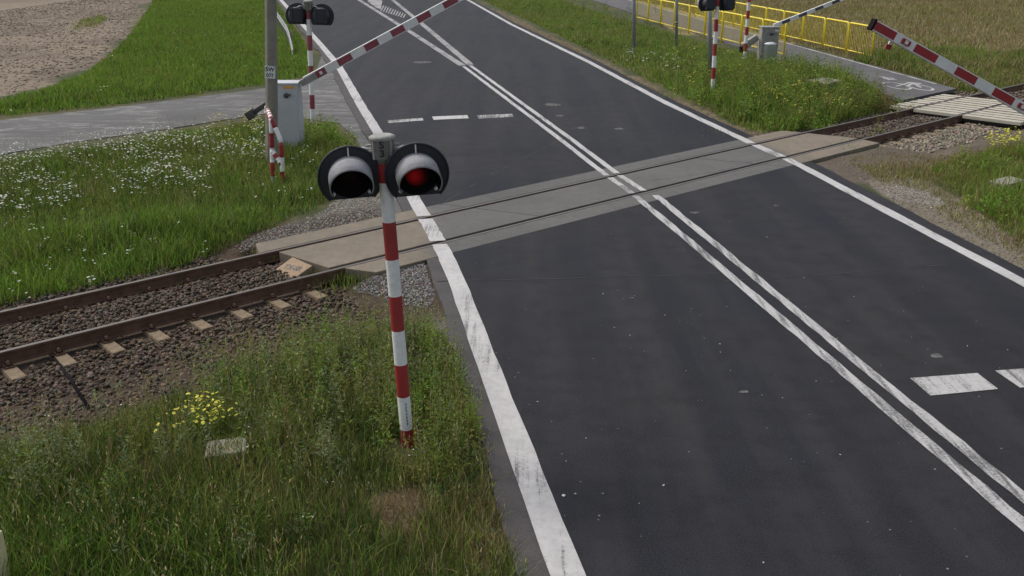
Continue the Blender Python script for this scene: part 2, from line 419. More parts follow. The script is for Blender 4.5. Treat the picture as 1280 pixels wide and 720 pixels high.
def corridor(s, n):
    c = smooth(-3.2, -2.4, n)*smooth(4.2, 3.4, n)
    near = smooth(SLAB[0]-.5, SLAB[0]+.1, s)*smooth(SLAB[1]+.5, SLAB[1]-.1, s)*smooth(-.45, -.6, n)
    far_ = smooth(SLAB[2]-.5, SLAB[2]+.1, s)*smooth(SLAB[3]+.5, SLAB[3]-.1, s)*smooth(GA+.45, GA+.6, n)
    right = smooth(SLAB[1], SLAB[1]+1, s)*smooth(-1.6, -2.2, n)
    return c*(1-np.maximum(np.maximum(near, far_), right))
def ground_z(x, y):
    s, n = SN(x, y)
    z = -.065+(fbm(x, y, 3.0, 2)-.5)*.05
    z = z*(1-corridor(s, n)) + (-.235)*corridor(s, n)
    far = smooth(90, 300, np.hypot(x, y)); z = z+far*(fbm(x, y, 120, 5)-.3)*1.5
    return z
def zone_cols(x, y):
    u, v = PROJ(x, y); s, n = SN(x, y); N = x.shape
    jx = (fbm(x, y, .8, 11)-.5)*26*np.clip(12/np.maximum(y, 4), .2, 1.5); jy = (fbm(x, y, .8, 12)-.5)*18*np.clip(12/np.maximum(y, 4), .2, 1.5)
    U, V = u+jx, v+jy
    c = np.zeros(N+(3,)); c[:] = GREEN
    t = smooth(.35, .65, fbm(x, y, 2.2, 4))[..., None]; c = c*(1-t)+OLIVE*t*.8+c*t*.2
    def put(mask, col, k=1.0):
        mk = (mask*k)[..., None] if mask.dtype != bool else (mask.astype(float)*k)[..., None]
        c[:] = c*(1-mk)+np.array(col)*mk
    # fields
    soil = inpoly(x+(fbm(x, y, 2, 20)-.5)*2.2, y+(fbm(x, y, 2, 21)-.5)*2.2, SOILP)
    put(soil, (.19, .15, .108)); put(soil & (fbm(x, y, 4, 22) > .56), (.13, .10, .072), .7)
    fld = (x > 9) & (y > 40) & (V < 46+(U-900)*.09)
    put(fld, (.24, .19, .09)); put(fld & (fbm(x*.25, y, 2.5, 23) > .52), (.15, .135, .05), .8)
    put(inpoly(U, V, Z_RDRY), DRY, .85); put(inpoly(U, V, Z_RGRAV), (.17, .145, .11), .9); put(inpoly(U, V, Z_PALE), (.22, .2, .165), .9)
    put(inpoly(U, V, Z_GRAV1), (.2, .18, .15), .9); put(inpoly(U, V, Z_SHOULD), (.15, .138, .125), .9); put(inpoly(U, V, Z_DRYPATCH), (.12, .085, .055), .8)
    bal = smooth(-2.75, -2.3, n+(fbm(x, y, .7, 30)-.5)*.7)*smooth(3.2, 2.7, n+(fbm(x, y, .7, 31)-.5)*.5)
    bcol = np.where((s < 2)[..., None], np.array((.055, .037, .025)), np.array((.10, .08, .06)))
    m_ = bal[..., None]; c[:] = c*(1-m_)+bcol*m_
    return np.clip(c, .005, 1)
def axis(parts): return np.unique(np.concatenate([np.arange(*p) for p in parts]))
xs = axis([(-900, -100, 100), (-100, -30, 4), (-30, -12, .4), (-12, 14, .14), (14, 30, .4), (30, 100, 4), (100, 901, 100)])
ys = axis([(-300, 0, 50), (0, 4, 1), (4, 30, .14), (30, 60, .4), (60, 120, 2), (120, 300, 20), (300, 1500, 120)])
X, Y = np.meshgrid(xs, ys); Zg = ground_z(X, Y)
ii = np.arange(X.size).reshape(X.shape)
q = np.stack([ii[:-1, :-1], ii[:-1, 1:], ii[1:, 1:], ii[1:, :-1]], -1).reshape(-1, 4)
npmesh('ground', np.stack([X, Y, Zg], -1).reshape(-1, 3), [q], zone_cols(X, Y).reshape(-1, 3), M['ground'], kind='structure', smooth_=True)

# carriageway: two slabs either side of the crossing panels -----------------
def offset_line(P, f): return [a+b for a, b in zip(P, [(q-p)*0 for p, q in zip(P, P)])]
def wobble(P, off, amp, seed):
    Q = side(P, off); d = np.cumsum([0]+[(b-a).length for a, b in zip(P, P[1:])])
    w = (fbm(d, d*0, 1.6, seed)-.5)*2*amp; T_ = side(P, 1)
    return [q+(t-p)*float(k) for p, q, t, k in zip(P, Q, T_, w)]
LE = wobble(L_C, .36, .10, 3); LI = side(L_C, .125); RE = wobble(R_C, -.42, .05, 4)
N_NEAR, N_FAR = -.56, GA+.56
def cut(P, lo, hi):
    """part of polyline with lo<n<hi (ends interpolated)"""
    out = []
    for a, b in zip(P, P[1:]):
        na, nb = sn(a)[1], sn(b)[1]
        ts = sorted([t for t in [(lo-na)/(nb-na) if nb != na else -1, (hi-na)/(nb-na) if nb != na else -1] if 0 < t < 1])
        if lo <= na <= hi: out.append(a)
        for t in ts: out.append(a.lerp(b, t))
    if lo <= sn(P[-1])[1] <= hi: out.append(P[-1])
    return out
def even(P, k):
    d = np.cumsum([0]+[(b-a).length for a, b in zip(P, P[1:])]); o = []
    for t in np.linspace(0, d[-1], k):
        i = min(np.searchsorted(d, t, 'right')-1, len(P)-2); o.append(P[i].lerp(P[i+1], (t-d[i])/max(1e-6, d[i+1]-d[i])))
    return o
def slab(A, B, z, dep, k=160):
    A = even(A, k); B = even(B, k); mb = MB()
    vs = [(p.x, p.y, z) for p in A]+[(p.x, p.y, z) for p in B]+[(p.x, p.y, z-dep) for p in A]+[(p.x, p.y, z-dep) for p in B]
    fs = [(i, i+1, k+i+1, k+i) for i in range(k-1)]
    fs += [(i, 2*k+i, 2*k+i+1, i+1) for i in range(k-1)]+[(k+i, k+i+1, 3*k+i+1, 3*k+i) for i in range(k-1)]
    fs += [(0, k, 3*k, 2*k), (k-1, 3*k-1+0, 4*k-1, 2*k-1)]
    return mb._add(vs, fs)
road = MB()
for lo, hi in ((-60, N_NEAR), (N_FAR, 200)):
    m_ = slab(cut(LI, lo, hi), cut(RE, lo, hi), 0, .2); road._add(m_.v, m_.f)
tag(road.build('road', M['asphalt']), kind='structure')
sho = MB()
for lo, hi in ((-60, N_NEAR), (N_FAR, 200)):
    m_ = slab(cut(LE, lo, hi), cut(LI, lo, hi), -.004, .2); sho._add(m_.v, m_.f)
tag(sho.build('road_shoulder', M['shoulder']), kind='structure')
# worn apron at the left where the side road joins, and the lane itself
def sheet(name, px, z, m, dep=.1):
    P = [G(*p) for p in px]; mb = MB().prism([(p.x, p.y) for p in P], z-dep, z)
    return tag(mb.build(name, m), kind='structure')
sheet('side_road', [(-160, 172), (0, 148), (170, 129), (335, 108), (392, 96), (404, 62), (433, 100), (467, 165), (497, 222), (514, 262), (488, 264), (468, 216), (446, 172), (425, 152), (330, 140), (200, 160), (100, 174), (0, 190), (-160, 216)], -.048, M['side_road'])
# cycle path ----------------------------------------------------------
pa, pb = G(983, 53), G(1193, 110); pd = (pb-pa).normalized(); pn = Vector((pd.y, -pd.x, 0))     # pn points to the near/left side
if pn.y > 0: pn = -pn
pw = abs((G(1133, 124)-pa).dot(pn))
p0 = pa-pd*60; p1 = pb+pd*.1
def PP(t, w): 
    p = pa+pd*t+pn*w; return p
tEnd = (pb-pa).length
P4 = [PP(-60, -.08), PP(tEnd+.0, -.08), PP(tEnd+2.2, pw+.1), PP(-60, pw+.1)]
mb = MB().prism([(p.x, p.y) for p in P4], -.12, -.02); tag(mb.build('cycle_path', M['path']), kind='structure')
Q4 = [TR(sn(G(1300, 128))[0]+1.2, -1.1), TR(sn(G(1300, 128))[0]+4, -1.1), TR(sn(G(1300, 128))[0]+9, -9), TR(sn(G(1300, 128))[0]+6, -9)]
mb = MB().prism([(p.x, p.y) for p in Q4], -.12, -.02); tag(mb.build('cycle_path', M['path']), kind='structure')

# road markings -------------------------------------------------------------
wL = lambda p: .262+.02*min(1, max(0, 12-p.y)/4)+.02*min(1, max(0, p.y-20)/12)
mk = MB()
strip(L_C, wL, .006, .007, 1, 0, mk); strip(R_C, .235, .006, .012, 2, 0, mk)
CL_L = relax(resample(line([(579.4, 83), (700, 174), (757.5, 219), (776.6, 232)]), .3)); CL_R = relax(resample(line([(588, 82), (714, 174), (772, 217.5), (805, 238.5)]), .3))
CN_L = relax(resample(extend(line([(801.6, 251), (912.5, 344.5), (1002, 420.5), (1090, 495.5), (1172, 565), (1256, 636)]), .02, 8), .3))
CN_R = relax(resample(extend(line([(820, 244.5), (936, 340), (1030, 417.5), (1113, 486), (1197, 554), (1272, 616)]), .02, 8), .3))
mw = MB()
for P, sd_ in ((CL_L, 3), (CL_R, 4)): strip(P, .14, .006, .008, sd_, 0, mk)
MGX = relax(resample(line([(776.6, 232), (789, 241), (801, 250.5)]), .2))
for P, sd_ in ((CN_L, 5), (CN_R, 6)): strip(P, .145, .006, .012, sd_, 0, mw)
def quad(mb, px, z=.006, mi=0):
    mb._add([tuple(G(*p)+Vector((0, 0, z))) for p in px], [tuple(range(len(px)))], mi)
for P in ([(540, 146), (584, 144), (586, 148), (542, 150)],): quad(mk, P)
for P in ([(484.5, 150.7), (528, 147.5), (529.5, 150.7), (485.5, 154)], [(596, 144.4), (640, 142.5), (642.5, 146.3), (598.7, 148.6)],
          [(1137.5, 473), (1221.7, 466.7), (1247.5, 486.7), (1163, 495)], [(1243.7, 463.7), (1330, 457), (1357, 478), (1275, 485)]): quad(mw, P)
mg = MB()
# diverging island ahead of the crossing, with its bars
BR_L = relax(resample(extend(line([(449, 0), (510, 38), (578, 82)]), 30, .01), .5)); BR_R = relax(resample(extend(line([(491, 0), (530, 32), (588, 81)]), 30, .01), .5))
strip(MGX, .14, .0062, .01, 14, 0, mg); strip(BR_L, .30, .006, .01, 8, 0, mg); strip(BR_R, .30, .006, .01, 9, 0, mg)
for k in range(10):
    xb, yb = 476+k*3.1, 13.6+k*.95; quad(mg, [(xb-.8, yb), (xb+.9, yb+.3), (xb+4.6-k*.1, yb-6.6+k*.25), (xb+3.1-k*.1, yb-6.9+k*.25)])
quad(mg, [(459, 1.5), (470, -6), (478, 1), (476, 11.5), (470, 9.5)])
tag(mk.build('road_markings', M['paint']), kind='structure')
tag(mw.build('road_markings', M['paint_worn']), kind='structure')
tag(mg.build('road_markings', M['paint_grey']), kind='structure')
# tar seams and pale scars in the carriageway
ms = MB()
for px_, w_ in (([(546, 352), (640, 350), (760, 346), (905, 341)], .018), ([(905, 352), (1010, 345), (1090, 338), (1180, 330)], .015), ([(560, 214), (660, 208), (730, 200)], .02), ([(815, 226), (900, 214), (960, 196)], .02), ([(700, 175), (610, 220), (540, 262)], .012)):
    P_ = relax(resample(line(px_), .12), 2); d_ = np.arange(len(P_))*.12; P_ = [p + Vector((0, float(k_), 0)) for p, k_ in zip(P_, (fbm(d_, d_*0, .4, 70)-.5)*.12)]
    strip(P_, w_, .003, .008, 71, 0, ms)
tag(ms.build('road_seams', M['seam']), kind='structure')
mq = MB()
for cx, cy, rx, ry in ((690, 131, 13, 2.2), (700, 145, 6, 1.5), (774, 161, 7, 1.2), (726, 160, 6, 1.6), (868, 266, 7, 1.6), (970, 257, 5, 1.2), (528, 78, 14, 1.6), (1170, 445, 10, 3), (930, 490, 7, 2)):
    mq._add([tuple(G(cx+rx*math.cos(t)*random.uniform(.6, 1.1), cy+ry*math.sin(t)*random.uniform(.5, 1.1))+Vector((0, 0, .0035))) for t in arc(0, 2*math.pi*11/12, 11)], [tuple(range(12))])
tag(mq.build('road_scars', M['scar']), kind='structure')
# cycle path edge lines and cycle symbol
mc = MB()
strip([PP(-60+i*.5, .06) for i in range(int((tEnd+59.5)*2))], .12, -.013, .006, 12, 0, mc)
strip([PP(tEnd-2.0+i*.2, pw-.05) for i in range(13)], .12, -.013, .006, 12, 0, mc)
def ring(cx, cy, rx, ry, w):
    c = G(cx, cy); k = 36; vs = []
    for rr in (1, 1-w/rx):
        vs += [(c.x+rx*rr*math.cos(2*math.pi*i/k), c.y+ry*(rr if rr == 1 else 1-w*1.8/ry)*math.sin(2*math.pi*i/k), -.013) for i in range(k)]
    mc._add(vs, [(i, (i+1) % k, k+(i+1) % k, k+i) for i in range(k)])
ring(1121, 106.6, .40, .95, .085); ring(1151, 108.6, .36, .8, .085)
quad(mc, [(1118, 107.5), (1122, 107.5), (1140, 102.5), (1136, 102.2)], -.012); quad(mc, [(1134, 102.2), (1152, 103.6), (1150, 105), (1134, 103.8)], -.011)
quad(mc, [(1132, 108.6), (1135, 108.6), (1143, 102.8), (1140, 102.6)], -.0105); quad(mc, [(1143, 103.3), (1153, 108.8), (1150, 109.2), (1140, 103.6)], -.010)
quad(mc, [(1097, 94.4), (1116, 96.6), (1122, 99.4), (1110, 99.4), (1104, 97.4)], -.013)
tag(mc.build('cycle_path_markings', M['paint_worn']), kind='structure')

#TRACK
# ------------------------------------------------------------------ level crossing panels, rails, sleepers
S0, S1 = sn(G(395, 325))[0], sn(G(1090, 178))[0]
def sp(px, py): return sn(G(px, py))
def panel(name, pts, parent, joint=.0):
    """concrete slab given by (s, n) corners; grid of vertices so the wear colour follows the traffic"""
    s_lo = min(p[0] for p in pts); s_hi = max(p[0] for p in pts); n0 = pts[0][1]; n1 = pts[-1][1]
    (a0, _), (a1, _), (b1, _), (b0, _) = pts
    ks = max(3, int((s_hi-s_lo)/.15)); kn = max(2, int(abs(n1-n0)/.2)); V = []
    for j in range(kn+1):
        tn = j/kn; nn = n0+(n1-n0)*tn; sa = a0+(b0-a0)*tn; sb = a1+(b1-a1)*tn
        for i in range(ks+1): V.append(tuple(TR(sa+(sb-sa)*i/ks, nn, .002)))
    F = [(j*(ks+1)+i, j*(ks+1)+i+1, (j+1)*(ks+1)+i+1, (j+1)*(ks+1)+i) for j in range(kn) for i in range(ks)]
    rim = [i for i in range(ks+1)]+[j*(ks+1)+ks for j in range(1, kn+1)]+[kn*(ks+1)+i for i in range(ks-1, -1, -1)]+[j*(ks+1) for j in range(kn-1, 0, -1)]
    o = len(V); V += [(V[i][0], V[i][1], -.17) for i in rim]; L = len(rim)
    F += [(rim[(i+1) % L], rim[i], o+i, o+(i+1) % L) for i in range(L)]
    me = bpy.data.meshes.new(name); me.from_pydata(V, [], F)
    A = np.array(V); s_, n_ = SN(A[:, 0], A[:, 1])
    lo = SL(n_); hi = SR(n_)
    onroad = smooth(-.5, .25, s_-lo+(fbm(A[:, 0], A[:, 1], .8, 60)-.5)*.8)*smooth(-.5, .25, hi-s_+(fbm(A[:, 0], A[:, 1], .8, 61)-.5)*.8)
    tan, grey = np.array((.165, .132, .094)), np.array((.080, .078, .074))
    c = tan*(1-onroad[:, None])+grey*onroad[:, None]
    c *= (.7+.6*fbm(A[:, 0], A[:, 1], 1.2, 62))[:, None]
    a = me.attributes.new('Col', 'FLOAT_COLOR', 'POINT'); a.data.foreach_set('color', np.concatenate([c, np.ones((len(c), 1))], 1).astype(np.float32).ravel())
    me.materials.append(M['panel']); ob = bpy.data.objects.new(name, me); COL.objects.link(ob); ob.parent = parent
    b = ob.modifiers.new('bevel', 'BEVEL'); b.width = .008; b.segments = 1; b.limit_method = 'ANGLE'; b.angle_limit = R(50)
    return ob
def edge_s(P):
    ns = [sn(p)[1] for p in P]; ss = [sn(p)[0] for p in P]; o = np.argsort(ns); ns = np.array(ns)[o]; ss = np.array(ss)[o]
    return lambda n: np.interp(n, ns, ss)
SL = edge_s(L_C); SR = edge_s(R_C)
xing = empty('level_crossing_slab', (0, 0, 0), 'grey concrete level crossing slab with tan dirty ends laid across the asphalt road', 'crossing slab')
JS = -.50                                                   # joints run slightly oblique: ds per dn
def js(s, n): return s+JS*0+(n-.75)*JOB
JOB = (sp(881, 199.7)[0]-sp(950, 206)[0])/(sp(881, 199.7)[1]-sp(950, 206)[1])
j1, j2 = (sp(600, 260)[0]+sp(670, 271)[0])/2, (sp(881, 199.7)[0]+sp(950, 206)[0])/2
sA = sp(344, 317.5)[0]; sB = sp(403, 331)[0]; eB = sp(1085, 175)[0]; eA = sp(1010, 168)[0]
nI0, nI1 = .122, GA-.122
g_ = .014
panel('inner_panel', [(sB, nI0), (js(j1, nI0)-g_, nI0), (js(j1, nI1)-g_, nI1), (sA+.1, nI1)], xing)
panel('inner_panel', [(js(j1, nI0)+g_, nI0), (js(j2, nI0)-g_, nI0), (js(j2, nI1)-g_, nI1), (js(j1, nI1)+g_, nI1)], xing)
panel('inner_panel', [(js(j2, nI0)+g_, nI0), (eB, nI0), (eA+.15, nI1), (js(j2, nI1)+g_, nI1)], xing)
sN0 = sp(428, 334)[0]; sN1 = sp(1108, 179)[0]; sF0 = sp(316, 312)[0]; sF1 = sp(1000, 165)[0]
panel('edge_panel', [(sN0+.25, N_NEAR), (js(j2, N_NEAR)-g_, N_NEAR), (js(j2, -.05)-g_, -.05), (sN0, -.05)], xing)
panel('edge_panel', [(js(j2, N_NEAR)+g_, N_NEAR), (sN1-.1, N_NEAR), (sN1, -.05), (js(j2, -.05)+g_, -.05)], xing)
panel('edge_panel', [(sF0, GA+.05), (js(j1, GA+.05)-g_, GA+.05), (js(j1, N_FAR)-g_, N_FAR), (sF0+.2, N_FAR)], xing)
panel('edge_panel', [(js(j1, GA+.05)+g_, GA+.05), (sF1, GA+.05), (sF1-.2, N_FAR), (js(j1, N_FAR)+g_, N_FAR)], xing)
# concrete trough the rails lie in (near-black)
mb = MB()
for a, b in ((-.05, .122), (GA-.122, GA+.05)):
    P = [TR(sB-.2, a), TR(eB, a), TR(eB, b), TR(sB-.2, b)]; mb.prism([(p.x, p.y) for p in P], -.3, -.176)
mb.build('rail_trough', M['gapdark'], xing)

def rail(n, label):
    prof = [(-.07, -.172), (.07, -.172), (.07, -.16), (.012, -.145), (.009, -.05), (.034, -.036), (.035, -.004), (.028, 0), (-.028, 0), (-.035, -.004), (-.034, -.036), (-.009, -.05), (-.012, -.145), (-.07, -.16)]
    mb = MB(); st = [-26, -14, -8, -4, 0, 4, 8, 12, 18, 30, 70]; k = len(prof)
    vs = [tuple(TR(s, n+a, z+.001)) for s in st for a, z in prof]
    for i in range(len(st)-1):
        for j in range(k):
            mb._add([vs[i*k+j], vs[i*k+(j+1) % k], vs[(i+1)*k+(j+1) % k], vs[(i+1)*k+j]], [(0, 1, 2, 3)], 1 if j in (6, 7, 8) else 0)
    return tag(mb.build('rail', [M['rust'], M['railtop']]), label, 'rail', 'rails of the single track')
rail(0, 'rusty steel rail nearer the camera, polished on top, with pale sleeper ends beside it')
rail(GA, 'rusty steel rail farther from the camera, running along the grass verge behind the track')
# sleepers with rail fastenings
def sleeper_parts(root):
    mb = MB()
    for n0, n1, z0, z1 in ((-.55, 2.06, -.186, -.186),):
        ps = [(-.115, n0), (.115, n0), (.115, n1), (-.115, n1)]; pt = [(-.085, n0+.02), (.085, n0+.02), (.085, n1-.02), (-.085, n1-.02)]
        v = [(a, b, -.34) for a, b in ps]+[(a, b, z0) for a, b in pt]
        mb._add(v, [(3, 2, 1, 0), (4, 5, 6, 7), (0, 1, 5, 4), (1, 2, 6, 5), (2, 3, 7, 6), (3, 0, 4, 7)])
    mb.build('beam', M['sleeper'], root, .012)
    for n_ in (0, GA):
        for sg in (-1, 1):
            c = MB(); y = n_+sg*.115
            c.box((0, y, -.176), (.12, .10, .02)); c.tube([(0, y, -.17), (0, y, -.10)], .016, 8); c.lathe([(.026, -.128), (.026, -.108), (.012, -.098)], 6, T=TL(0, y, 0))
            c.tube([(-.05, y+sg*.03, -.16), (-.055, y-sg*.02, -.142), (-.04, y-sg*.06, -.14), (-.018, y-sg*.03, -.128), (-.018, y+sg*.02, -.132), (0, y+sg*.035, -.13), (.018, y+sg*.02, -.132), (.018, y-sg*.03, -.128), (.04, y-sg*.06, -.14), (.055, y-sg*.02, -.142), (.05, y+sg*.03, -.16)], .009, 6)
            c.build('rail_clip', M['rust'], root)
sl0 = None; ORD = ['nearest', 'second', 'third', 'fourth', 'fifth', 'sixth', 'seventh', 'eighth', 'ninth', 'tenth', 'eleventh', 'twelfth', 'thirteenth', 'fourteenth']
pos = [(sn(G(x, y, -.15))[0]) for x, y in ((375.7, 355), (325.7, 367.5), (276.7, 380), (224, 393), (172, 405.7), (114.6, 419), (59, 433), (0, 446))]
dz = (pos[0]-pos[-1])/7
def sleeper(s, label, group):
    global sl0
    if sl0 is None:
        sl0 = empty('sleeper', (0, 0, 0), label, 'sleeper', group, (0, 0, math.atan2(TT.y, TT.x))); sleeper_parts(sl0); r = sl0
    else:
        r = sl0.copy(); COL.objects.link(r)
        for ch in sl0.children:
            c = ch.copy(); COL.objects.link(c); c.parent = r
        tag(r, label, 'sleeper', group)
    r.location = TR(s, 0); return r
for k in range(9):
    s = pos[0]-k*dz
    sleeper(s, f'pale brown concrete sleeper in ballast, {ORD[k]} to the crossing slab on its left side', 'sleepers left of the crossing')
DK0 = sp(1113, 133)[0]
k = 0; s = eB+.5
while s < DK0-.15:
    sleeper(s, f'concrete sleeper half buried in ballast, {ORD[k]} to the crossing slab on its right side', 'sleepers right of the crossing'); s += .64; k += 1
# boarded deck where the cycle path crosses the rails
dlen = 3.7; dk = empty('crossing_deck', TR(DK0, 0), 'pale boarded crossing deck carrying the cycle path over the rails', 'deck', None, (0, 0, math.atan2(TT.y, TT.x)))
nO = sp(1113, 133)[1]; nB = sp(1269, 155)[1]
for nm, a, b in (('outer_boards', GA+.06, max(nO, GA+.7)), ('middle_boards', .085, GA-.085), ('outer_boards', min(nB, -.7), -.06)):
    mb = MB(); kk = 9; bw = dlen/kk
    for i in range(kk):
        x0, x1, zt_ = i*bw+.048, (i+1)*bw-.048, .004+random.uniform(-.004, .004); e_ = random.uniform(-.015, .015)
        mb.prism([(x0, a+e_), (x1, a+e_), (x1, b+e_), (x0, b+e_)], zt_-.085, zt_, 0, None, 1 if i else 0)  # dark sides paint in the shade between boards
    mb.build(nm, [M['plank'], M['gap_shade']], dk)
    mb = MB().box((dlen/2, (a+b)/2, -.125), (dlen-.02, b-a-.06, .07)); mb.build('bearer', M['gapdark'], dk)  # near-black bearer, gap shade put into its colour
# sloping deflector block at the slab's end
p = G(366, 336, -.1); s_, n_ = sn(p)
df = empty('deflector_block', TR(s_, n_, -.20), 'sloping tan concrete deflector block with dark lettering at the end of the slab', 'concrete block', None, (0, 0, math.atan2(TT.y, TT.x)))
mb = MB(); w2 = .30; mb._add([(-.20, -w2, 0), (.22, -w2, 0), (.22, w2, 0), (-.20, w2, 0), (-.20, -w2, .03), (.18, -w2, .19), (.18, w2, .19), (-.20, w2, .03)],
    [(3, 2, 1, 0), (4, 5, 6, 7), (0, 1, 5, 4), (1, 2, 6, 5), (2, 3, 7, 6), (3, 0, 4, 7)])
mb.build('block', mat('tan_block', (.27, .19, .12), .9, .15, 6, dirt=(.15, .1, .07), dirt_amt=.5), df, .01)
sl = math.atan2(.16, .38)
text_mesh('lettering', 'TX-SR', .15, M['ink'], df, TL(0, 0, .115) @ Matrix.Rotation(-sl, 4, 'Y') @ RZ(-78), .002)

#THINGS
# ------------------------------------------------------------------ warning signals
def head(parent, x, y, z, lit, label):
    T = TL(x, y, z) @ RZ(9) @ RX(6)
    bb = MB(); Rb = .29; pts = [(Rb*math.cos(a), Rb*math.sin(a)) for a in arc(R(-46), R(226), 44)]
    F = T @ RX(90)                                    # prism z -> -y (front)
    bb.prism(pts, -.02, .0, 0, F)
    for a, b in zip(pts, pts[1:]): pass
    bb.tube([F @ Vector((px, py, 0)) for px, py in pts], .012, 6)
    o = bb.build('signal_head', M['black'], parent)
    if label: o['label'] = label
    h = MB(); h.lathe([(.20, -.02), (.205, -.12), (.19, -.2), (.16, -.235)], 28, T=F); h.box((0, .15, 0), (.30, .22, .34), T=T); h.box((-.09, .265, 0), (.03, .02, .33), T=T); h.box((.09, .265, 0), (.03, .02, .33), T=T)
    h.build('lamp_housing', M['black'], o, .02)
    # visor: open below, longer at the top, grey outside and black inside
    v = MB(); A = arc(R(-28), R(208), 40); r0, r1 = .203, .199; inn = .012
    def Ln(a): t = .5+.5*math.sin(a); return .17+.22*t**.8
    vo = [(r0*math.cos(a), r0*math.sin(a), .0) for a in A]+[(r1*math.cos(a), r1*math.sin(a), Ln(a)) for a in A]
    vi = [((r0-inn)*math.cos(a), (r0-inn)*math.sin(a), .0) for a in A]+[((r1-inn)*math.cos(a), (r1-inn)*math.sin(a), Ln(a)) for a in A]
    k = len(A)
    for i in range(k-1):
        v._add([vo[i], vo[i+1], vo[k+i+1], vo[k+i]], [(0, 1, 2, 3)], 0, True, F)
        v._add([vi[i+1], vi[i], vi[k+i], vi[k+i+1]], [(0, 1, 2, 3)], 1, True, F)
        v._add([vo[k+i], vo[k+i+1], vi[k+i+1], vi[k+i]], [(0, 1, 2, 3)], 0, False, F)
    for i in (0, k-1): v._add([vo[i], vo[k+i], vi[k+i], vi[i]], [(0, 1, 2, 3)], 0, False, F)
    v.build('visor', [M['hood'], M['dull_black']], o)
    b = MB().lathe([(.20, .001), (.20, .006), (.15, .006), (.145, .02), (.134, .02)], 32, T=F); b.build('lens_surround', M['dull_black'], o)
    ln = MB().lathe([(.135, .004), (.125, .014), (.10, .024), (.06, .032), (.01, .034)], 32, T=F); ln.build('lens', M['lens_lit'] if lit else M['lens_off'], o)
    c = MB().box((0, -.006, Rb-.055), (.012, .014, .10), T=T)
    c.build('seal_strip', M['label'], o)
    for sx in (-1, 1): MB().lathe([(.018, .0), (.018, .02), (.01, .028)], 8, T=F @ TL(sx*.165, -.15, 0)).build('bolt', M['label'], o)
    br = MB().tube([(x*.25, .03, z+.20), (x*.6, .06, z+.24), (x, .08, z+.18)], .016, 8); br.build('bracket', M['galv'], o)
    return o
STR = [0, .125, .49, .84, 1.2, 1.56, 1.93, 2.30, 2.68, 2.92]
def pole_mesh(bounds, r, name, parent, red='red', first_red=True, n=20):
    mb = MB()
    for i, (a, b) in enumerate(zip(bounds, bounds[1:])): mb.lathe([(r, a), (r, b)], n, (i % 2 == 0) != first_red and 1 or 0, cap=False)
    mb.lathe([(r, bounds[-1]-.001), (r*.5, bounds[-1]+.01)], n, 0, cap=True)
    return mb.build(name, [M[red], M['white']], parent)
def signal(base, mark, label, rotz, text=None, lit=(False, False), red='red'):
    """base: pixel at the foot, mark: pixel of the top red/white boundary (2.68 on the unit pole)"""
    B = G(*base); T_ = AT(mark[0], mark[1], B.y); ax = T_-B; k = ax.length/2.68
    q = ax.to_track_quat('Z', 'Y').to_matrix().to_4x4()
    # keep local axes upright: tilt only
    tilt = Matrix.Rotation(math.atan2(ax.x, ax.z), 4, 'Y')
    root = empty('warning_signal', B-Vector((0, 0, .0)), label, 'level crossing signal', 'flashing signals guarding the crossing', (tilt @ RZ(rotz)).to_euler(), k)
    pole_mesh([-.3]+STR[1:], .064, 'pole', root, red)
    c = MB(); c.lathe([(.066, 2.86), (.075, 2.90), (.108, 2.915), (.108, 3.075), (.122, 3.08), (.122, 3.11), (.09, 3.125)], 16)
    for a in (0, 90, 180, 270): c.box((0, -.105, 2.995), (.02, .03, .17), T=RZ(a+45))
    for z in (2.97, 3.03): c.tube([(-.15, 0, z), (.15, 0, z)], .012, 8)
    cap = c.build('junction_box', M['castgrey'], root)
    if text:
        for ch, z in zip(text, (3.045, 2.965)): text_mesh('lettering', ch, .092, M['ink'], cap, TL(0, -.111, z) @ RX(90), .003)
    head(root, -.315, -.06, 2.755, lit[0], None); head(root, .30, -.06, 2.755, lit[1], 'signal head with red lens showing bright' if lit[1] else None)
    return root
sig = signal((509, 549), (482.2, 227.5), 'near red and white striped signal post with two hooded lamps marked S 3', 2, 'S3', (False, True))
sc = MB()
for k in range(7): sc.tube([(.066*math.sin(.3+.1*math.sin(k*2.1)), -.066*math.cos(.3+.1*math.sin(k*2.1)), .19+k*.036), (.0665*math.sin(.42), -.0665*math.cos(.42), .205+k*.036), (.0665*math.sin(.25), -.0665*math.cos(.25), .215+k*.036)], .004, 4)
sc.build('scribble', M['ink'], sig)
signal((391.5, 160), (386, 24), 'striped signal post seen from behind beside the grey barrier cabinet', 180-8, None, red='old_red')
signal((890.5, 118), (896.5, 8), 'striped signal post seen from behind in weeds right of the road', 180+8, None)
# striped post by the cycle path
B = G(930, 84); k_ = (AT(930.5, 3, B.y).z)/8
o = pole_mesh([-.3]+[k_*i for i in range(10)]+[k_*10.6], .07, 'striped_post', None, 'red', False); o.location = B
tag(o, 'slim red and white striped post in front of the yellow railings', 'post')

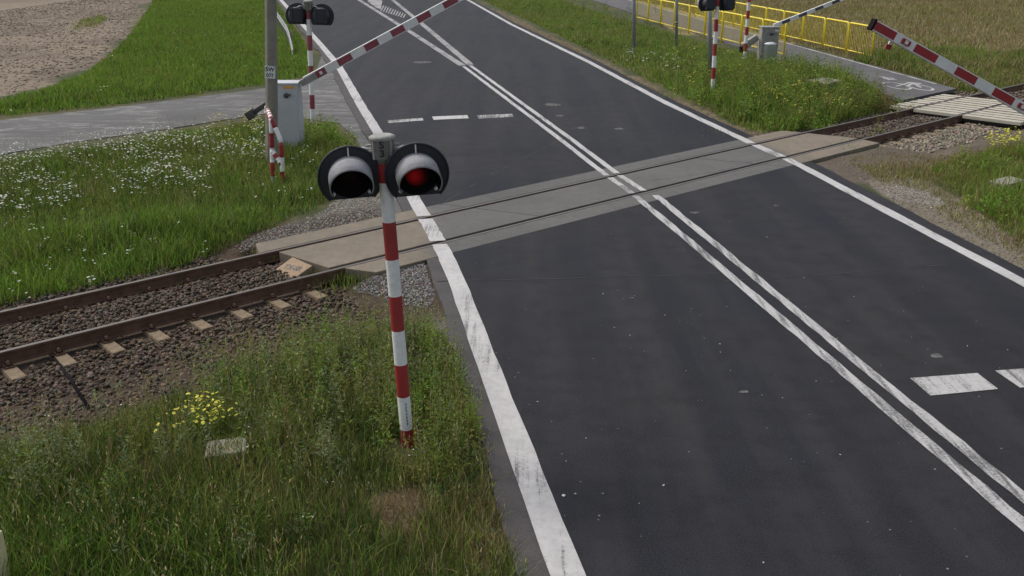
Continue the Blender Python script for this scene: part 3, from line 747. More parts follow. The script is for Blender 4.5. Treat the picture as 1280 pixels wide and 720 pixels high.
# ------------------------------------------------------------------ barriers
def boom_mesh(L, reds, hgt, thk, parent, mats, tipcap=True, T=None, taper=1.0):
    """beam along +X from 0 to L with red fields on both faces"""
    mb = MB(); h1 = hgt*taper
    vs = [(0, y, z) for y, z in ((-thk/2, -hgt/2), (thk/2, -hgt/2), (thk/2, hgt/2), (-thk/2, hgt/2))]+[(L, y, z) for y, z in ((-thk/2, -h1/2), (thk/2, -h1/2), (thk/2, h1/2), (-thk/2, h1/2))]
    mb._add(vs, [(0, 1, 2, 3), (7, 6, 5, 4), (0, 4, 5, 1), (1, 5, 6, 2), (2, 6, 7, 3), (3, 7, 4, 0)], 0, False, T)
    for a, b in reds:
        for sg in (-1, 1):
            ha = (hgt+(h1-hgt)*a/L)*.5-hgt*.09; mb.box(((a+b)/2, sg*(thk/2+.001), 0), (b-a, .003, ha*2), 1, T)
    if tipcap: mb.box((L+.012, 0, 0), (.03, thk+.02, h1+.02), 2, T)
    return mb.build('boom', mats, parent, .004, 1)
def boom_frame(P, d, el): return TL(*P) @ Matrix(((d.x, -d.y, 0, 0), (d.y, d.x, 0, 0), (0, 0, 1, 0), (0, 0, 0, 1))) @ Matrix.Rotation(-el, 4, 'Y')
def solve_boom(P, d, px):
    """length and elevation so that the boom pivoted at P in the vertical plane (P,d) passes pixel px"""
    r_ = Vector(ray(*px)); nrm = Vector((-d.y, d.x, 0)); t = (P-cam.location).dot(nrm)/r_.dot(nrm); Q = cam.location+r_*t; v = Q-P
    return v.length, math.atan2(v.z, v.dot(d))
def s_at(P, d, px): return solve_boom(P, d, px)[0]
def cabinet(root, w, dpt, h, T, m='cabinet', handle=True, label=True, side=-1):
    b = MB().box((0, 0, h/2-.15), (w, dpt, h+.3-.06), T=T); b.build('housing', M[m], root, .015)
    MB().box((0, 0, h-.02), (w+.04, dpt+.04, .05), T=T).build('lid', M[m], root, .015)
    d = MB().box((0, -dpt/2-.006, h*.40), (w-.05, .012, h*.72), T=T).build('door', M[m], root, .006)
    if handle:
        hd = MB().lathe([(.062, 0), (.062, .03), (.04, .045)], 16, T=T @ TL(.03, -dpt/2-.012, h*.815) @ RX(90)); hd.box((.08, -dpt/2-.07, h*.83), (.14, .03, .04), T=T @ TL(0, 0, 0)); hd.build('handle', M['dark_steel'], root)
    if label: MB().box((.10, -dpt/2-.004, h*.935), (.26, .008, .055), T=T).build('sticker', M['orange'], root)
# left barrier, at the far side of the crossing
cb = G(364, 184); YL = cb.y
bl = empty('barrier_gate', cb, 'barrier with pale grey cabinet and raised striped boom over the far left lane', 'level crossing barrier', 'barriers at the crossing')
hC = AT(364, 102, YL).z; wC = 31.0/FPX*((YL*CP+CAMH*SP))
cabinet(bl, wC, .5, hC, I4(), 'cabinet')
d_l = Vector((.975, .22, 0)).normalized()
P = AT(381, 101.5, YL+.05); Lf, el = solve_boom(P, d_l, (578, -5.5))
Tb = TL(*(-cb)) @ boom_frame(P, d_l, el)
reds = [(s_at(P, d_l, (a, 100)), 0) for a in ()]
def sx(x0): # parameter along the boom where its axis projects on column x0
    lo, hi = 0.0, 14.0
    v = d_l*math.cos(el)+Vector((0, 0, math.sin(el)))
    for _ in range(40):
        m_ = (lo+hi)/2; q_ = P+v*m_
        if PROJ(q_.x, q_.y, q_.z)[0] < x0: lo = m_
        else: hi = m_
    return lo
rd = [(sx(a), sx(b)) for a, b in ((395, 407), (422.5, 439.5), (456, 472.5), (489, 505), (521.5, 537.5), (554, 571))]
per = rd[-1][0]-rd[-2][0]; rd += [(rd[-1][0]+per, rd[-1][1]+per), (rd[-1][0]+2*per, rd[-1][1]+2*per)]
bo = boom_mesh(rd[-1][1]+.3, rd, .205, .09, bl, [M['boom_white'], M['old_red'], M['dull_black']], T=Tb, taper=.9)
MB().box((.10, 0, 0), (.42, .12, .15), T=Tb).build('boom_clamp', M['castgrey'], bl, .01)
MB().box(((rd[0][0]+rd[0][1])/2, -.062, 0), (.07, .03, .07), T=Tb).build('lamp', M['label'], bo)
ca = MB(); va, vb = AT(350, 119, YL+.0)-cb, AT(318, 140, YL+.15)-cb
ca.tube([va, vb], .085, 4); ca.build('counterweight_arm', M['dark_steel'], bl, .01)
MB().tube([vb, vb+(vb-va).normalized()*.22], .15, 4).build('counterweight', M['dark_steel'], bl, .02)
# right barrier, nearer: its post stands outside the picture to the right
d_r = Vector((-.983, -.16, 0)).normalized()
PB = Vector((9.35, 14.6, .0)); br_ = empty('barrier_gate', PB+Vector((.45, .1, -.05)), 'barrier whose thick red and white boom reaches in from the right edge', 'level crossing barrier', 'barriers at the crossing')
def tune(py_end):
    # choose the pivot height so that the boom leaves the picture at the right row
    best = None
    for z in np.arange(.2, 2.2, .01):
        P_ = PB+Vector((0, 0, z)); L_, e_ = solve_boom(P_, d_r, (1091, 31))
        v = d_r*math.cos(e_)+Vector((0, 0, math.sin(e_)))
        ts = np.linspace(-1, L_, 300); pts = [P_+v*t for t in ts]; u, w_ = PROJ([p.x for p in pts], [p.y for p in pts], [p.z for p in pts])
        i = int(np.argmin(abs(u-1274))); e = abs(w_[i]-py_end)
        if best is None or e < best[0]: best = (e, z, L_, e_)
    return best
e_, z_, L_, el2 = tune(132.5); P2 = PB+Vector((0, 0, z_)); v2 = d_r*math.cos(el2)+Vector((0, 0, math.sin(el2)))
print('right boom', e_, z_, L_, math.degrees(el2), 'left boom', Lf, math.degrees(el), rd)
def sx2(x0):
    lo, hi = -1.0, L_+.5
    for _ in range(40):
        m_ = (lo+hi)/2; q_ = P2+v2*m_
        if PROJ(q_.x, q_.y, q_.z)[0] > x0: lo = m_
        else: hi = m_
    return lo
Tb2 = TL(*(-br_.location)) @ boom_frame(P2, d_r, el2)
rd2 = sorted([(sx2(b), sx2(a)) for a, b in ((1091, 1117), (1141, 1168.5), (1192, 1217.6), (1239, 1264))])
per2 = rd2[1][0]-rd2[0][0]; a0, b0 = rd2[0]
while a0-per2 > .3: a0 -= per2; b0 -= per2; rd2.append((a0, b0))
mpx = (P2+v2*L_); dep = mpx.y*CP-(mpx.z-CAMH)*SP; bh = 12.6*dep/FPX
bo2 = boom_mesh(L_, rd2, bh*1.08, .10, br_, [M['boom_white'], M['bright_red'], M['dull_black']], T=Tb2, taper=.93)
for xx in (1129.5, 1274):
    for sg in (-1, 1):
        lm = MB().box((sx2(xx), sg*.066, 0), (.13, .03, bh*.5), 0, Tb2); lm.box((sx2(xx), sg*.083, 0), (.05, .006, .05), 1, Tb2)
        lm.build('lamp', [M['bright_red'], M['label']], bo2)
cx_ = MB(); xc = sx2(1119)
Th = Tb2 @ TL(xc, 0, 0) @ Matrix.Rotation(R(8), 4, 'Y')
cx_.box((0, -.072, -.02), (.035, .02, bh*1.7), 0, Th); cx_.box((.0, -.072, -bh*1.05), (.085, .024, bh*.5), 1, Th)
cx_.build('end_hanger', [M['boom_white'], M['bright_red']], bo2)
MB().box((.1, 0, 0), (.6, .15, .2), T=Tb2).build('boom_clamp', M['castgrey'], br_, .01)
cabinet(br_, .55, .5, max(1.0, z_+.1), TL(.15, 0, 0) @ RZ(180), 'cabinet')
MB().box((-.7, 0, 0), (1.0, .12, .16), T=Tb2).build('counterweight_arm', M['dark_steel'], br_, .01)
# cycle path barrier
qb = G(958, 80); Yq = qb.y; bc = empty('barrier_gate', qb, 'small grey barrier box with thin striped boom in front of the yellow railings', 'level crossing barrier', 'barriers at the crossing')
hq = AT(958, 33, Yq).z; sc_ = (Yq*CP+CAMH*SP)/FPX
cabinet(bc, 21*sc_, .55, hq, I4(), 'castgrey', True, False)
MB().box((.24, -.285, hq-.14), (.14, .01, .07)).build('sticker', M['label'], bc)
Pq = AT(967, 32.5, Yq); dq = Vector((.97, .24, 0)).normalized(); Lq, eq = solve_boom(Pq, dq, (1052, -1))
Tq = TL(*(-qb)) @ boom_frame(Pq, dq, eq)
def sxq(x0):
    v = dq*math.cos(eq)+Vector((0, 0, math.sin(eq))); lo, hi = 0., 12.
    for _ in range(40):
        m_ = (lo+hi)/2; q_ = Pq+v*m_
        if PROJ(q_.x, q_.y, q_.z)[0] < x0: lo = m_
        else: hi = m_
    return lo
rq = [(sxq(a), sxq(b)) for a, b in ((977, 987), (998, 1008), (1018.5, 1028.5), (1039.5, 1049), (1060, 1070))]
boom_mesh(rq[-1][1]+.2, rq, .155, .08, bc, [M['boom_white'], M['dark_steel'], M['dull_black']], T=Tq)
va, vb = AT(947, 46, Yq)-qb, AT(929, 58, Yq+.1)-qb
MB().tube([va, vb], [.16, .20], 4).build('counterweight_arm', M['castgrey'], bc, .02)
MB().tube([vb, vb+Vector((.02, 0, -.22))], .20, 4).build('counterweight', M['dull_black'], bc, .02)
B = G(960.5, 86); k_ = (B.y*CP+CAMH*SP)/FPX; ztop = AT(960, 54, B.y).z
o = MB().lathe([(6.6*k_, -.2), (6.6*k_, ztop-.06), (7.4*k_, ztop-.05), (7.4*k_, ztop-.01), (4*k_, ztop+.03)], 20).build('cable_riser', mat('pale_riser', (.55, .56, .57), .5, .08, 4, dirt=(.35, .34, .3))); o.location = B
tag(o, 'short white capped pipe standing in weeds beside the small barrier box', 'pipe')

# ------------------------------------------------------------------ posts, concrete pole, tubular guard, guard rail
B = G(340, 203); T_ = AT(338.6, 0, B.y); ax = T_-B; wv = (B.y*CP+CAMH*SP)/FPX*7.6
cp = empty('utility_pole', B, 'tall grey concrete pole with small white number plate left of the road', 'pole', None, (0, math.atan2(ax.x, ax.z), 0))
mb = MB(); mb.lathe([(wv*1.08, -.3), (wv*.98, 3.0), (wv*.86, 8.5)], 8, T=RZ(22.5), sm=False); mb.build('shaft', M['conc_pole'], cp, .02)
zt = (ax.length)*(203-89)/203*1.02
pl = MB().box((0, -wv*.97, zt), (.23, .012, .27)).build('number_plate', M['label'], cp)
text_mesh('lettering', '5W', .13, M['ink'], pl, TL(0, -wv*.97-.007, zt+.06) @ RX(90)); text_mesh('lettering', '077', .11, M['ink'], pl, TL(0, -wv*.97-.007, zt-.07) @ RX(90))
def grey_post(bx, tx, r, label, k=0):
    B = G(*bx); T_ = AT(tx[0], tx[1], B.y); ax = T_-B
    o = empty('sign_post', B, label, 'post', 'grey posts along the right verge', (0, math.atan2(ax.x, ax.z), 0))
    MB().lathe([(r, -.3), (r, 3.4), (r*.6, 3.42)], 14).build('tube', M['galv'], o)
    if k: MB().lathe([(r+.012, k-.05), (r+.012, k+.05)], 14).build('clamp', M['castgrey'], o)
    return o
grey_post((792.5, 66), (792.3, 0), .085, 'plain grey steel post at the left end of the yellow railings')
grey_post((845.5, 62), (846, 0), .07, 'grey steel post with clamp in front of the yellow railings', 1.2)
grey_post((887.5, 104), (887.2, 8), .08, 'pale grey post close behind the striped signal post right of the road')
# red and white tubular guard in front of the cabinet
tg = empty('tubular_guard', G(346, 229), 'small bent tubular guard painted in red and white bands beside the concrete pole', 'guard rail')
gB, gC, gA = G(340.5, 229), G(352.8, 230), G(335.5, 190)
tB, tC, tA = AT(338.8, 148, gB.y), AT(351, 175, gC.y), AT(332.8, 132, gA.y); rt = .048
def banded(path, name, band=.3, ph=0):
    P_ = resample([Vector(p)-tg.location for p in path], .05); mb = MB(); d = 0; run = [P_[0]]; mi = ph
    for a, b in zip(P_, P_[1:]):
        run.append(b); d += (b-a).length
        if d > band: mb.tube(run, rt, 10, mi, True); run = [b]; d = 0; mi = 1-mi
    if len(run) > 1: mb.tube(run, rt, 10, mi, True)
    return mb.build(name, [M['bright_red'], M['white']], tg)
mid = tB.lerp(tC, .75)
def bend(A, Bp, C, k=5): return [(A*(1-t)+Bp*t)*(1-t)+(Bp*(1-t)+C*t)*t for t in [i/k for i in range(k+1)]]
dn = Vector((0, 0, -.3))
path1 = [gA+dn]+[tA+Vector((0, 0, -.12))]+bend(tA+Vector((0, 0, -.12)), tA, tA.lerp(tB, .12))+[tB]+bend(tB.lerp(tC, .75), tC, tC+Vector((0, 0, -.2)))+[gC+dn]
banded(path1, 'frame_tube', .27, 1); banded([tB, gB+dn], 'middle_post', .30, 1)
banded([tB.lerp(gB, .48), tC.lerp(gC, .55)], 'lower_rail', .09, 1)
# guard rail beside the road beyond the side road
gr = empty('guard_rail', G(366, 72), 'galvanised crash barrier end beside the road behind the concrete pole', 'guard rail')
e0 = G(367, 70); d_ = (G(351, 0)-G(401, 56)).normalized()
pts = [e0+Vector((0, 0, .12)), e0+d_*.8+Vector((0, 0, .36)), e0+d_*2.2+Vector((0, 0, .66)), e0+d_*4+Vector((0, 0, .8)), e0+d_*30+Vector((0, 0, .8))]
mb = MB(); nn = Vector((-d_.y, d_.x, 0))
prof = [(0, .16), (.045, .12), (.045, .06), (0, .02), (0, -.02), (.045, -.06), (.045, -.12), (0, -.16)]
for a, b in zip(pts, pts[1:]):
    for (o1, z1), (o2, z2) in zip(prof, prof[1:]):
        mb._add([tuple(a-gr.location+nn*o1+Vector((0, 0, z1))), tuple(b-gr.location+nn*o1+Vector((0, 0, z1))), tuple(b-gr.location+nn*o2+Vector((0, 0, z2))), tuple(a-gr.location+nn*o2+Vector((0, 0, z2)))], [(0, 1, 2, 3)])
ob = mb.build('rail_beam', mat('weathered_zinc', (.17, .17, .16), .5, .12, 4, metal=.2), gr); sm = ob.modifiers.new('thick', 'SOLIDIFY'); sm.thickness = .006
for k in range(9):
    q_ = e0+d_*(2.2+k*3)+nn*-.08-gr.location; MB().box((q_.x, q_.y, .3), (.06, .10, 1.2)).build('post', M['galv'], gr)

# ------------------------------------------------------------------ yellow railings
def railing(a, b, h, root):
    """one U-frame panel from a to b in the panel's own frame (x along)"""
    Lp = (b-a).length-.10; r = .040; c = .11
    f_ = MB(); path = [(0.05, 0, -.25), (0.05, 0, h-c)]+[(0.05+c-c*math.cos(t), 0, h-c+c*math.sin(t)) for t in arc(R(15), R(75), 4)]+[(0.05+c, 0, h), (0.05+Lp-c, 0, h)]+[(0.05+Lp-c+c*math.sin(t), 0, h-c+c*math.cos(t)) for t in arc(R(15), R(75), 4)]+[(0.05+Lp, 0, h-c), (0.05+Lp, 0, -.25)]
    f_.tube(path, r, 8); f_.build('frame', M['yellow'], root)
    f_ = MB(); f_.tube([(.05, 0, .14), (.05+Lp, 0, .14)], .028, 6); f_.build('bottom_rail', M['yellow'], root)
    f_ = MB(); n_ = max(5, int(Lp/.15))
    for i in range(1, n_): f_.tube([(.05+Lp*i/n_, 0, .14), (.05+Lp*i/n_, 0, h)], .0075, 4, 0, False)
    f_.build('bars', M['yellow'], root)
def row(a, b, k, h, rowname, extra=0):
    d = (b-a)/k; ang = math.atan2(d.y, d.x); proto = None
    for i in range(k-1+extra, -1, -1) if False else range(-extra, k):
        j = k-1-i
        lab = f'yellow railing panel, {ORD[j] if j else "first"} from the right in the {rowname}'
        loc = a+d*i
        if proto is None:
            proto = empty('railing_panel', loc, lab, 'railing', f'yellow railings, {rowname}', (0, 0, ang)); railing(a, a+d, h, proto)
        else:
            r_ = proto.copy(); COL.objects.link(r_); r_.location = loc; r_['label'] = lab
            for ch in proto.children:
                c = ch.copy(); COL.objects.link(c); c.parent = r_
f1a, f1b = G(795.5, 24), G(980, 72); hf = AT(842, 3.8, G(842, 36.5).y).z
row(f1a, f1b, 9, hf, 'front row before the cycle path')
f2a, f2b = G(917, 32.5), G(1090, 74); hf2 = AT(1090, 34, f2b.y).z
row(f2a, f2b, 7, hf2, 'back row behind the cycle path', 3)
# small pale cross hung on the front railing
xc_ = f1a.lerp(f1b, 1.55/9)+Vector((-.02, -.06, .82))
o = MB(); o.box((0, 0, 0), (.08, .02, .62)); o.box((0, -.012, .05), (.42, .02, .09), 0, RY(18)); o.box((.07, -.02, -.28), (.14, .03, .10), 1)
o = o.build('cross_marker', [mat('pale_pink', (.6, .48, .42), .6, .1, 5), M['white']]); o.location = xc_
tag(o, 'small pale cross fixed on the front yellow railings near their left end', 'cross')

# ------------------------------------------------------------------ small things on the ground
def slabthing(name, px, size, h, rot, label, cat, m, z=-.08):
    o = MB().box((0, 0, 0), (size[0], size[1], h)).build(name, m, None, .02); p = G(px[0], px[1], z+h/2); o.location = p; o.rotation_euler = (R(2), R(-3), R(rot)); return tag(o, label, cat)
slabthing('stone_slab', (284, 566), (.40, .32), .16, 12, 'weathered pale concrete slab half hidden in long grass below the daisies', 'concrete slab', M['conc'], -.05)
slabthing('manhole_cover', (1030, 108), (.8, .8), .42, 35, 'square grey concrete lid among weeds below the cycle path', 'cover', M['conc'], 0)
slabthing('concrete_slab', (1258, 229), (.7, .4), .12, 30, 'flat pale concrete slab in grass by the right edge', 'concrete slab', mat('pale_slab', (.24, .22, .18), .9, .12, 5, dirt=(.25, .23, .18)), -.03)
mp = MB().box((0, 0, .18), (.12, .16, .75)); mp.box((0, 0, .568), (.09, .13, .03)); o = mp.build('marker_post', mat('cream_post', (.55, .49, .27), .7, .12, 6, dirt=(.3, .27, .14)), None, .015); o.location = G(3, 745); tag(o, 'cream painted marker post top in the grass at the bottom left corner', 'marker post')
o = MB().tube([tuple(G(66, 446, -.2)), tuple(G(88, 474, -.2)), tuple(G(112, 512, -.21))], .022, 6).build('earthing_cable', M['dull_black']); tag(o, 'thin black cable lying on the brown ballast in front of the near rail', 'cable')

#STUFF
# ------------------------------------------------------------------ ballast stones
def ico():
    bm = bmesh.new(); bmesh.ops.create_icosphere(bm, subdivisions=1, radius=1); V = np.array([v.co[:] for v in bm.verts]); F = np.array([[v.index for v in f.verts] for f in bm.faces]); bm.free(); return V, F
IV, IF = ico()
def stones(name, P, size, cols, label=None, flat=.75, parent=None, kind='stuff'):
    n = len(P); A = RNG.normal(size=(n, 4)); A /= np.linalg.norm(A, axis=1)[:, None]; w, x, y, z = A.T
    Rm = np.stack([1-2*(y*y+z*z), 2*(x*y-z*w), 2*(x*z+y*w), 2*(x*y+z*w), 1-2*(x*x+z*z), 2*(y*z-x*w), 2*(x*z-y*w), 2*(y*z+x*w), 1-2*(x*x+y*y)], 1).reshape(n, 3, 3)
    jit = 1+RNG.uniform(-.42, .42, (n, 12, 1)); sc = np.stack([np.ones(n), RNG.uniform(.6, 1, n), RNG.uniform(.45, .8, n)], 1)
    V = IV[None]*jit*sc[:, None]; V = np.einsum('nij,nkj->nki', Rm, V)*size[:, None, None]; V[..., 2] *= flat; V += P[:, None]
    F = (IF[None]+(np.arange(n)*12)[:, None, None]).reshape(-1, 3)
    return npmesh(name, V.reshape(-1, 3), [F], np.repeat(cols, 12, 0), M['stone'], label, None, kind, parent=parent)
def stone_cols(n, base, var=.5, warm=.16):
    b = np.array(base)[None]*(1+RNG.uniform(-var, var, (n, 1))); b = b*(1+RNG.uniform(-warm, warm, (n, 3))*np.array([1, .5, 1])); return np.clip(b, .01, .8)
def ball(s0, s1, n0, n1, dens, base, z0=-.215, sz=(.020, .045), edge=True):
    k = int(dens*(s1-s0)*(n1-n0)); s = RNG.uniform(s0, s1, k); n = RNG.uniform(n0, n1, k)
    x = TO.x+TT.x*s+TN.x*n; y = TO.y+TT.y*s+TN.y*n
    keep = np.ones(k, bool)
    if edge:
        lim0 = n0+.55*fbm(x, y, .9, 40); lim1 = n1-.35*fbm(x, y, .9, 41); keep &= (n > lim0) & (n < lim1)
    keep &= ~((abs(n) < .075) | (abs(n-GA) < .075))
    # leave sleeper tops uncovered beside the near rail
    ph = np.abs(((s-pos[0])/dz) - np.round((s-pos[0])/dz))*dz
    keep &= ~((s < pos[0]+.3) & (ph < .13) & (n > -.56) & (n < .0)) 
    hump = np.where((n < -.5), -.03*smooth(-.5, -1.5, n), 0)+.05*smooth(.1, .3, n)*smooth(1.4, 1.2, n)
    z = z0+hump+RNG.uniform(-.025, .02, k)+(ph < .12)*(.012)
    x, y, z = x[keep], y[keep], z[keep]; k = len(x)
    return np.stack([x, y, z], 1), RNG.uniform(*sz, k), stone_cols(k, base)
A1 = ball(-13, sB-.05, -3.1, 0, 620, (.104, .077, .055)); A2 = ball(-13, sB+.6, 0, 3.0, 620, (.10, .075, .055))
A3 = ball(eB-.6, DK0+.2, -.1, 2.9, 420, (.13, .105, .08)); A4 = ball(sN1+.4, DK0+2.4, -1.75, -.1, 420, (.22, .185, .14), sz=(.03, .06))
A5 = ball(DK0+3.6, DK0+16, -1.6, 3, 110, (.15, .12, .09), sz=(.03, .06))
stones('ballast', np.concatenate([a[0] for a in (A1, A2, A3, A4, A5)]), np.concatenate([a[1] for a in (A1, A2, A3, A4, A5)]), np.concatenate([a[2] for a in (A1, A2, A3, A4, A5)]))
def scatter_px(poly, dens, soft=.0, margin=0):
    """uniform points on the ground inside a surveyed outline"""
    W_ = np.array([G(max(-500, x), max(-60, y))[:2] for x, y in poly]); x0, y0 = W_.min(0); x1, y1 = W_.max(0)
    k = int((x1-x0)*(y1-y0)*dens); x = RNG.uniform(x0, x1, k); y = RNG.uniform(y0, y1, k)
    u, v = PROJ(x, y); a = inpoly(u, v, poly) & (u > -90) & (u < 1370) & (v < 800)
    return x[a], y[a], u[a], v[a]
def gravel(poly, dens, base, sz):
    x, y, u, v = scatter_px(poly, dens); z = ground_z(x, y); return np.stack([x, y, z+.003], 1), RNG.uniform(*sz, len(x)), stone_cols(len(x), base, .4)
GR = [gravel(Z_GRAV1, 700, (.22, .2, .175), (.01, .026)), gravel([(470, 335), (530, 325), (545, 365), (535, 380), (500, 372), (440, 350)], 1100, (.22, .21, .2), (.008, .024)),
      gravel(Z_SHOULD, 500, (.2, .185, .165), (.005, .014)), gravel(Z_RGRAV, 300, (.2, .175, .14), (.008, .022)), gravel(Z_PALE, 350, (.27, .25, .21), (.01, .03)),
      gravel(Z_RDRY, 90, (.22, .18, .14), (.012, .03)), gravel(Z_DRYPATCH, 300, (.16, .12, .08), (.006, .014))]
stones('gravel', np.concatenate([a[0] for a in GR]), np.concatenate([a[1] for a in GR]), np.concatenate([a[2] for a in GR]))
# grit on the carriageway
gx, gy = [], []
for cx, cy, n_, sd_ in ((783, 372, 9, 10), (860, 420, 10, 40), (950, 470, 12, 60), (1150, 440, 14, 60), (830, 560, 8, 90), (1060, 560, 6, 80), (700, 470, 4, 60), (690, 640, 6, 50), (1000, 300, 5, 60)):
    for _ in range(n_):
        p = G(RNG.normal(cx, sd_), RNG.normal(cy, sd_*.5)); gx.append(p.x); gy.append(p.y)
gx = np.array(gx); gy = np.array(gy); s_, n_ = SN(gx, gy); k_ = (n_ < -.7) & (s_ > SL(n_)); gx, gy = gx[k_], gy[k_]
stones('road_grit', np.stack([gx, gy, gx*0+.004], 1), RNG.uniform(.004, .016, len(gx))*np.where(RNG.random(len(gx)) < .06, 1.5, .75), stone_cols(len(gx), (.42, .42, .4), .3, .05), flat=.5)
# clods on the ploughed field
k = 26000; x = RNG.uniform(-36, -12, k); y = RNG.uniform(30, 90, k); a = inpoly(x+(fbm(x, y, 2, 20)-.5)*2.2, y+(fbm(x, y, 2, 21)-.5)*2.2, SOILP); u, v = PROJ(x, y); a &= (u > -80); x, y = x[a], y[a]
stones('soil_clods', np.stack([x, y, ground_z(x, y)], 1), RNG.uniform(.02, .085, len(x))*(.6+.8*fbm(x, y, 3, 5)), stone_cols(len(x), (.185, .147, .108), .4), flat=.6)

# ------------------------------------------------------------------ grass and weeds
BL = {'V': [], 'C': [], 'Q': [], 'T': [], 'n': 0}
def blades(st, x, y, h, w, col, lean=.35, z=None):
    n = len(x); 
    if n == 0: return
    z = ground_z(x, y)-.01 if z is None else z
    a = RNG.uniform(0, 2*np.pi, n); px_, py_ = np.cos(a)*w/2, np.sin(a)*w/2; b = RNG.uniform(0, 2*np.pi, n); L = RNG.uniform(.05, lean, n)*h
    lx, ly = np.cos(b)*L, np.sin(b)*L
    V = np.empty((n, 5, 3)); V[:, 0] = np.stack([x-px_, y-py_, z], 1); V[:, 1] = np.stack([x+px_, y+py_, z], 1)
    V[:, 2] = np.stack([x+lx*.35+px_*.8, y+ly*.35+py_*.8, z+h*.58], 1); V[:, 3] = np.stack([x+lx*.35-px_*.8, y+ly*.35-py_*.8, z+h*.58], 1)
    V[:, 4] = np.stack([x+lx, y+ly, z+h*RNG.uniform(.85, 1.0, n)], 1)
    o = st['n']+np.arange(n)*5
    st['Q'].append(np.stack([o, o+1, o+2, o+3], 1)); st['T'].append(np.stack([o+3, o+2, o+4], 1)); st['V'].append(V.reshape(-1, 3)); st['C'].append(np.repeat(col, 5, 0)); st['n'] += n*5
def leaves(st, c, d, L, w, col):
    """diamond leaves: base point c, direction d, length L, width w"""
    n = len(c); r_ = RNG.normal(size=(n, 3)); s_ = np.cross(d, r_); s_ /= np.linalg.norm(s_, axis=1)[:, None]+1e-9
    V = np.empty((n, 4, 3)); V[:, 0] = c; V[:, 1] = c+d*(L*.45)[:, None]+s_*(w/2)[:, None]; V[:, 2] = c+d*L[:, None]; V[:, 3] = c+d*(L*.45)[:, None]-s_*(w/2)[:, None]
    o = st['n']+np.arange(n)*4; st['Q'].append(np.stack([o, o+1, o+2, o+3], 1)); st['V'].append(V.reshape(-1, 3)); st['C'].append(np.repeat(col, 4, 0)); st['n'] += n*4
def new(): return {'V': [], 'C': [], 'Q': [], 'T': [], 'n': 0}
def flush(st, name, m, parent=None, kind='stuff', label=None, cat=None):
    return npmesh(name, np.concatenate(st['V']), [np.concatenate(st['Q']) if st['Q'] else [], np.concatenate(st['T']) if st['T'] else []], np.concatenate(st['C']), m, label, cat, kind, parent=parent)
PAL = {'lush': (.135, .245, .026), 'green': (.165, .24, .036), 'dark': (.055, .095, .017), 'olive': (.19, .18, .05), 'yellowg': (.22, .22, .04), 'straw': (.38, .30, .15), 'brown': (.22, .145, .08), 'hay': (.29, .245, .135), 'grey': (.19, .225, .115)}
def pal(n, x, y, mixw, patch=1.6, seed=0, var=.3):
    names = list(mixw); wts = np.array([mixw[k] for k in names], float); cols = np.array([PAL[k] for k in names])
    s_ = np.stack([wts[i]*(.25+1.5*fbm(x, y, patch, seed+i*13)**2*2) for i in range(len(names))], 1); s_ /= s_.sum(1, keepdims=True)
    c = (s_.cumsum(1) > RNG.random(n)[:, None]).argmax(1); col = cols[c]*(1+RNG.uniform(-var, var, (n, 1)))
    return np.clip(col*(1+RNG.uniform(-.1, .1, (n, 3))), .004, .9)
def roadmask(x, y):
    """True where carriageway, crossing or track forbid plants"""
    s, n = SN(x, y); lo = np.interp(y, [p.y for p in LE][::-1], [p.x for p in LE][::-1]); hi = np.interp(y, [p.y for p in RE][::-1], [p.x for p in RE][::-1])
    on = (x > lo) & (x < hi)
    foot = G(509, 549); on |= np.hypot(x-foot.x, y-foot.y+.16) < .24
    return on | ((n > -.6) & (n < 2.15) & (s > sF0-.1) & (s < sN1+.1))
grass = new()
def lawn(poly, dens, h, w, mixw, patch=1.6, seed=0, hvar=.5, lean=.85, hpatch=1.3, edge_px=8, clear=None, keepn=None):
    x, y, u, v = scatter_px(poly, dens); a = ~roadmask(x, y)
    d = polydist(u, v, poly); jit = fbm(x, y, .5, seed+50); a &= d > edge_px*jit*1.1
    s, n = SN(x, y); a &= ~((n > -1.9-.9*fbm(x, y, .7, 95)*(s < sB)+1.1*(s > sB)) & (n < 2.3) & ~((s > DK0+4)))
    if clear is not None: a &= ~clear(x, y, u, v)
    a &= RNG.random(len(x)) < .45+.9*fbm(x, y, .45, seed+77)
    x, y, u, v, d = x[a], y[a], u[a], v[a], d[a]; k = len(x)
    hh = h*(.35+1.0*fbm(x, y, hpatch, seed+60))*(1+RNG.uniform(-hvar, hvar, k))*np.clip(.4+.6*d/(edge_px*2.2), .4, 1)
    blades(grass, x, y, hh, w*RNG.uniform(.6, 1.4, k), pal(k, x, y, mixw, patch, seed), lean)
    return k
Z1 = [(-90, 540), (0, 535), (110, 512), (190, 482), (250, 444), (300, 412), (350, 395), (420, 378), (470, 380), (520, 390), (556, 420), (582, 470), (600, 520), (618, 580), (642, 650), (668, 720), (690, 800), (-90, 800)]
Z1L = [(-90, 700), (-90, 800), (420, 800), (300, 690), (180, 610), (60, 575)]
Z2 = [(-90, 214), (0, 196), (100, 180), (200, 165), (320, 146), (405, 152), (440, 175), (458, 215), (440, 240), (400, 258), (350, 280), (290, 306), (230, 322), (120, 352), (0, 388), (-90, 410)]
Z2LOW = [(-90, 300), (60, 280), (200, 262), (330, 252), (330, 285), (230, 322), (120, 352), (0, 388), (-90, 410)]
Z3 = [(-90, 138), (0, 122), (60, 107), (100, 92), (130, 70), (160, 42), (188, 2), (200, -40), (320, -40), (352, 8), (392, 64), (396, 94), (335, 106), (170, 128), (0, 147), (-90, 162)]
Z4 = [(596, -2), (560, -40), (760, -40), (700, -3), (770, 20), (800, 28), (900, 56), (985, 78), (1050, 94), (1105, 112), (1118, 132), (1090, 146), (1020, 165), (985, 172), (930, 162), (880, 134), (800, 95), (700, 46), (640, 18)]
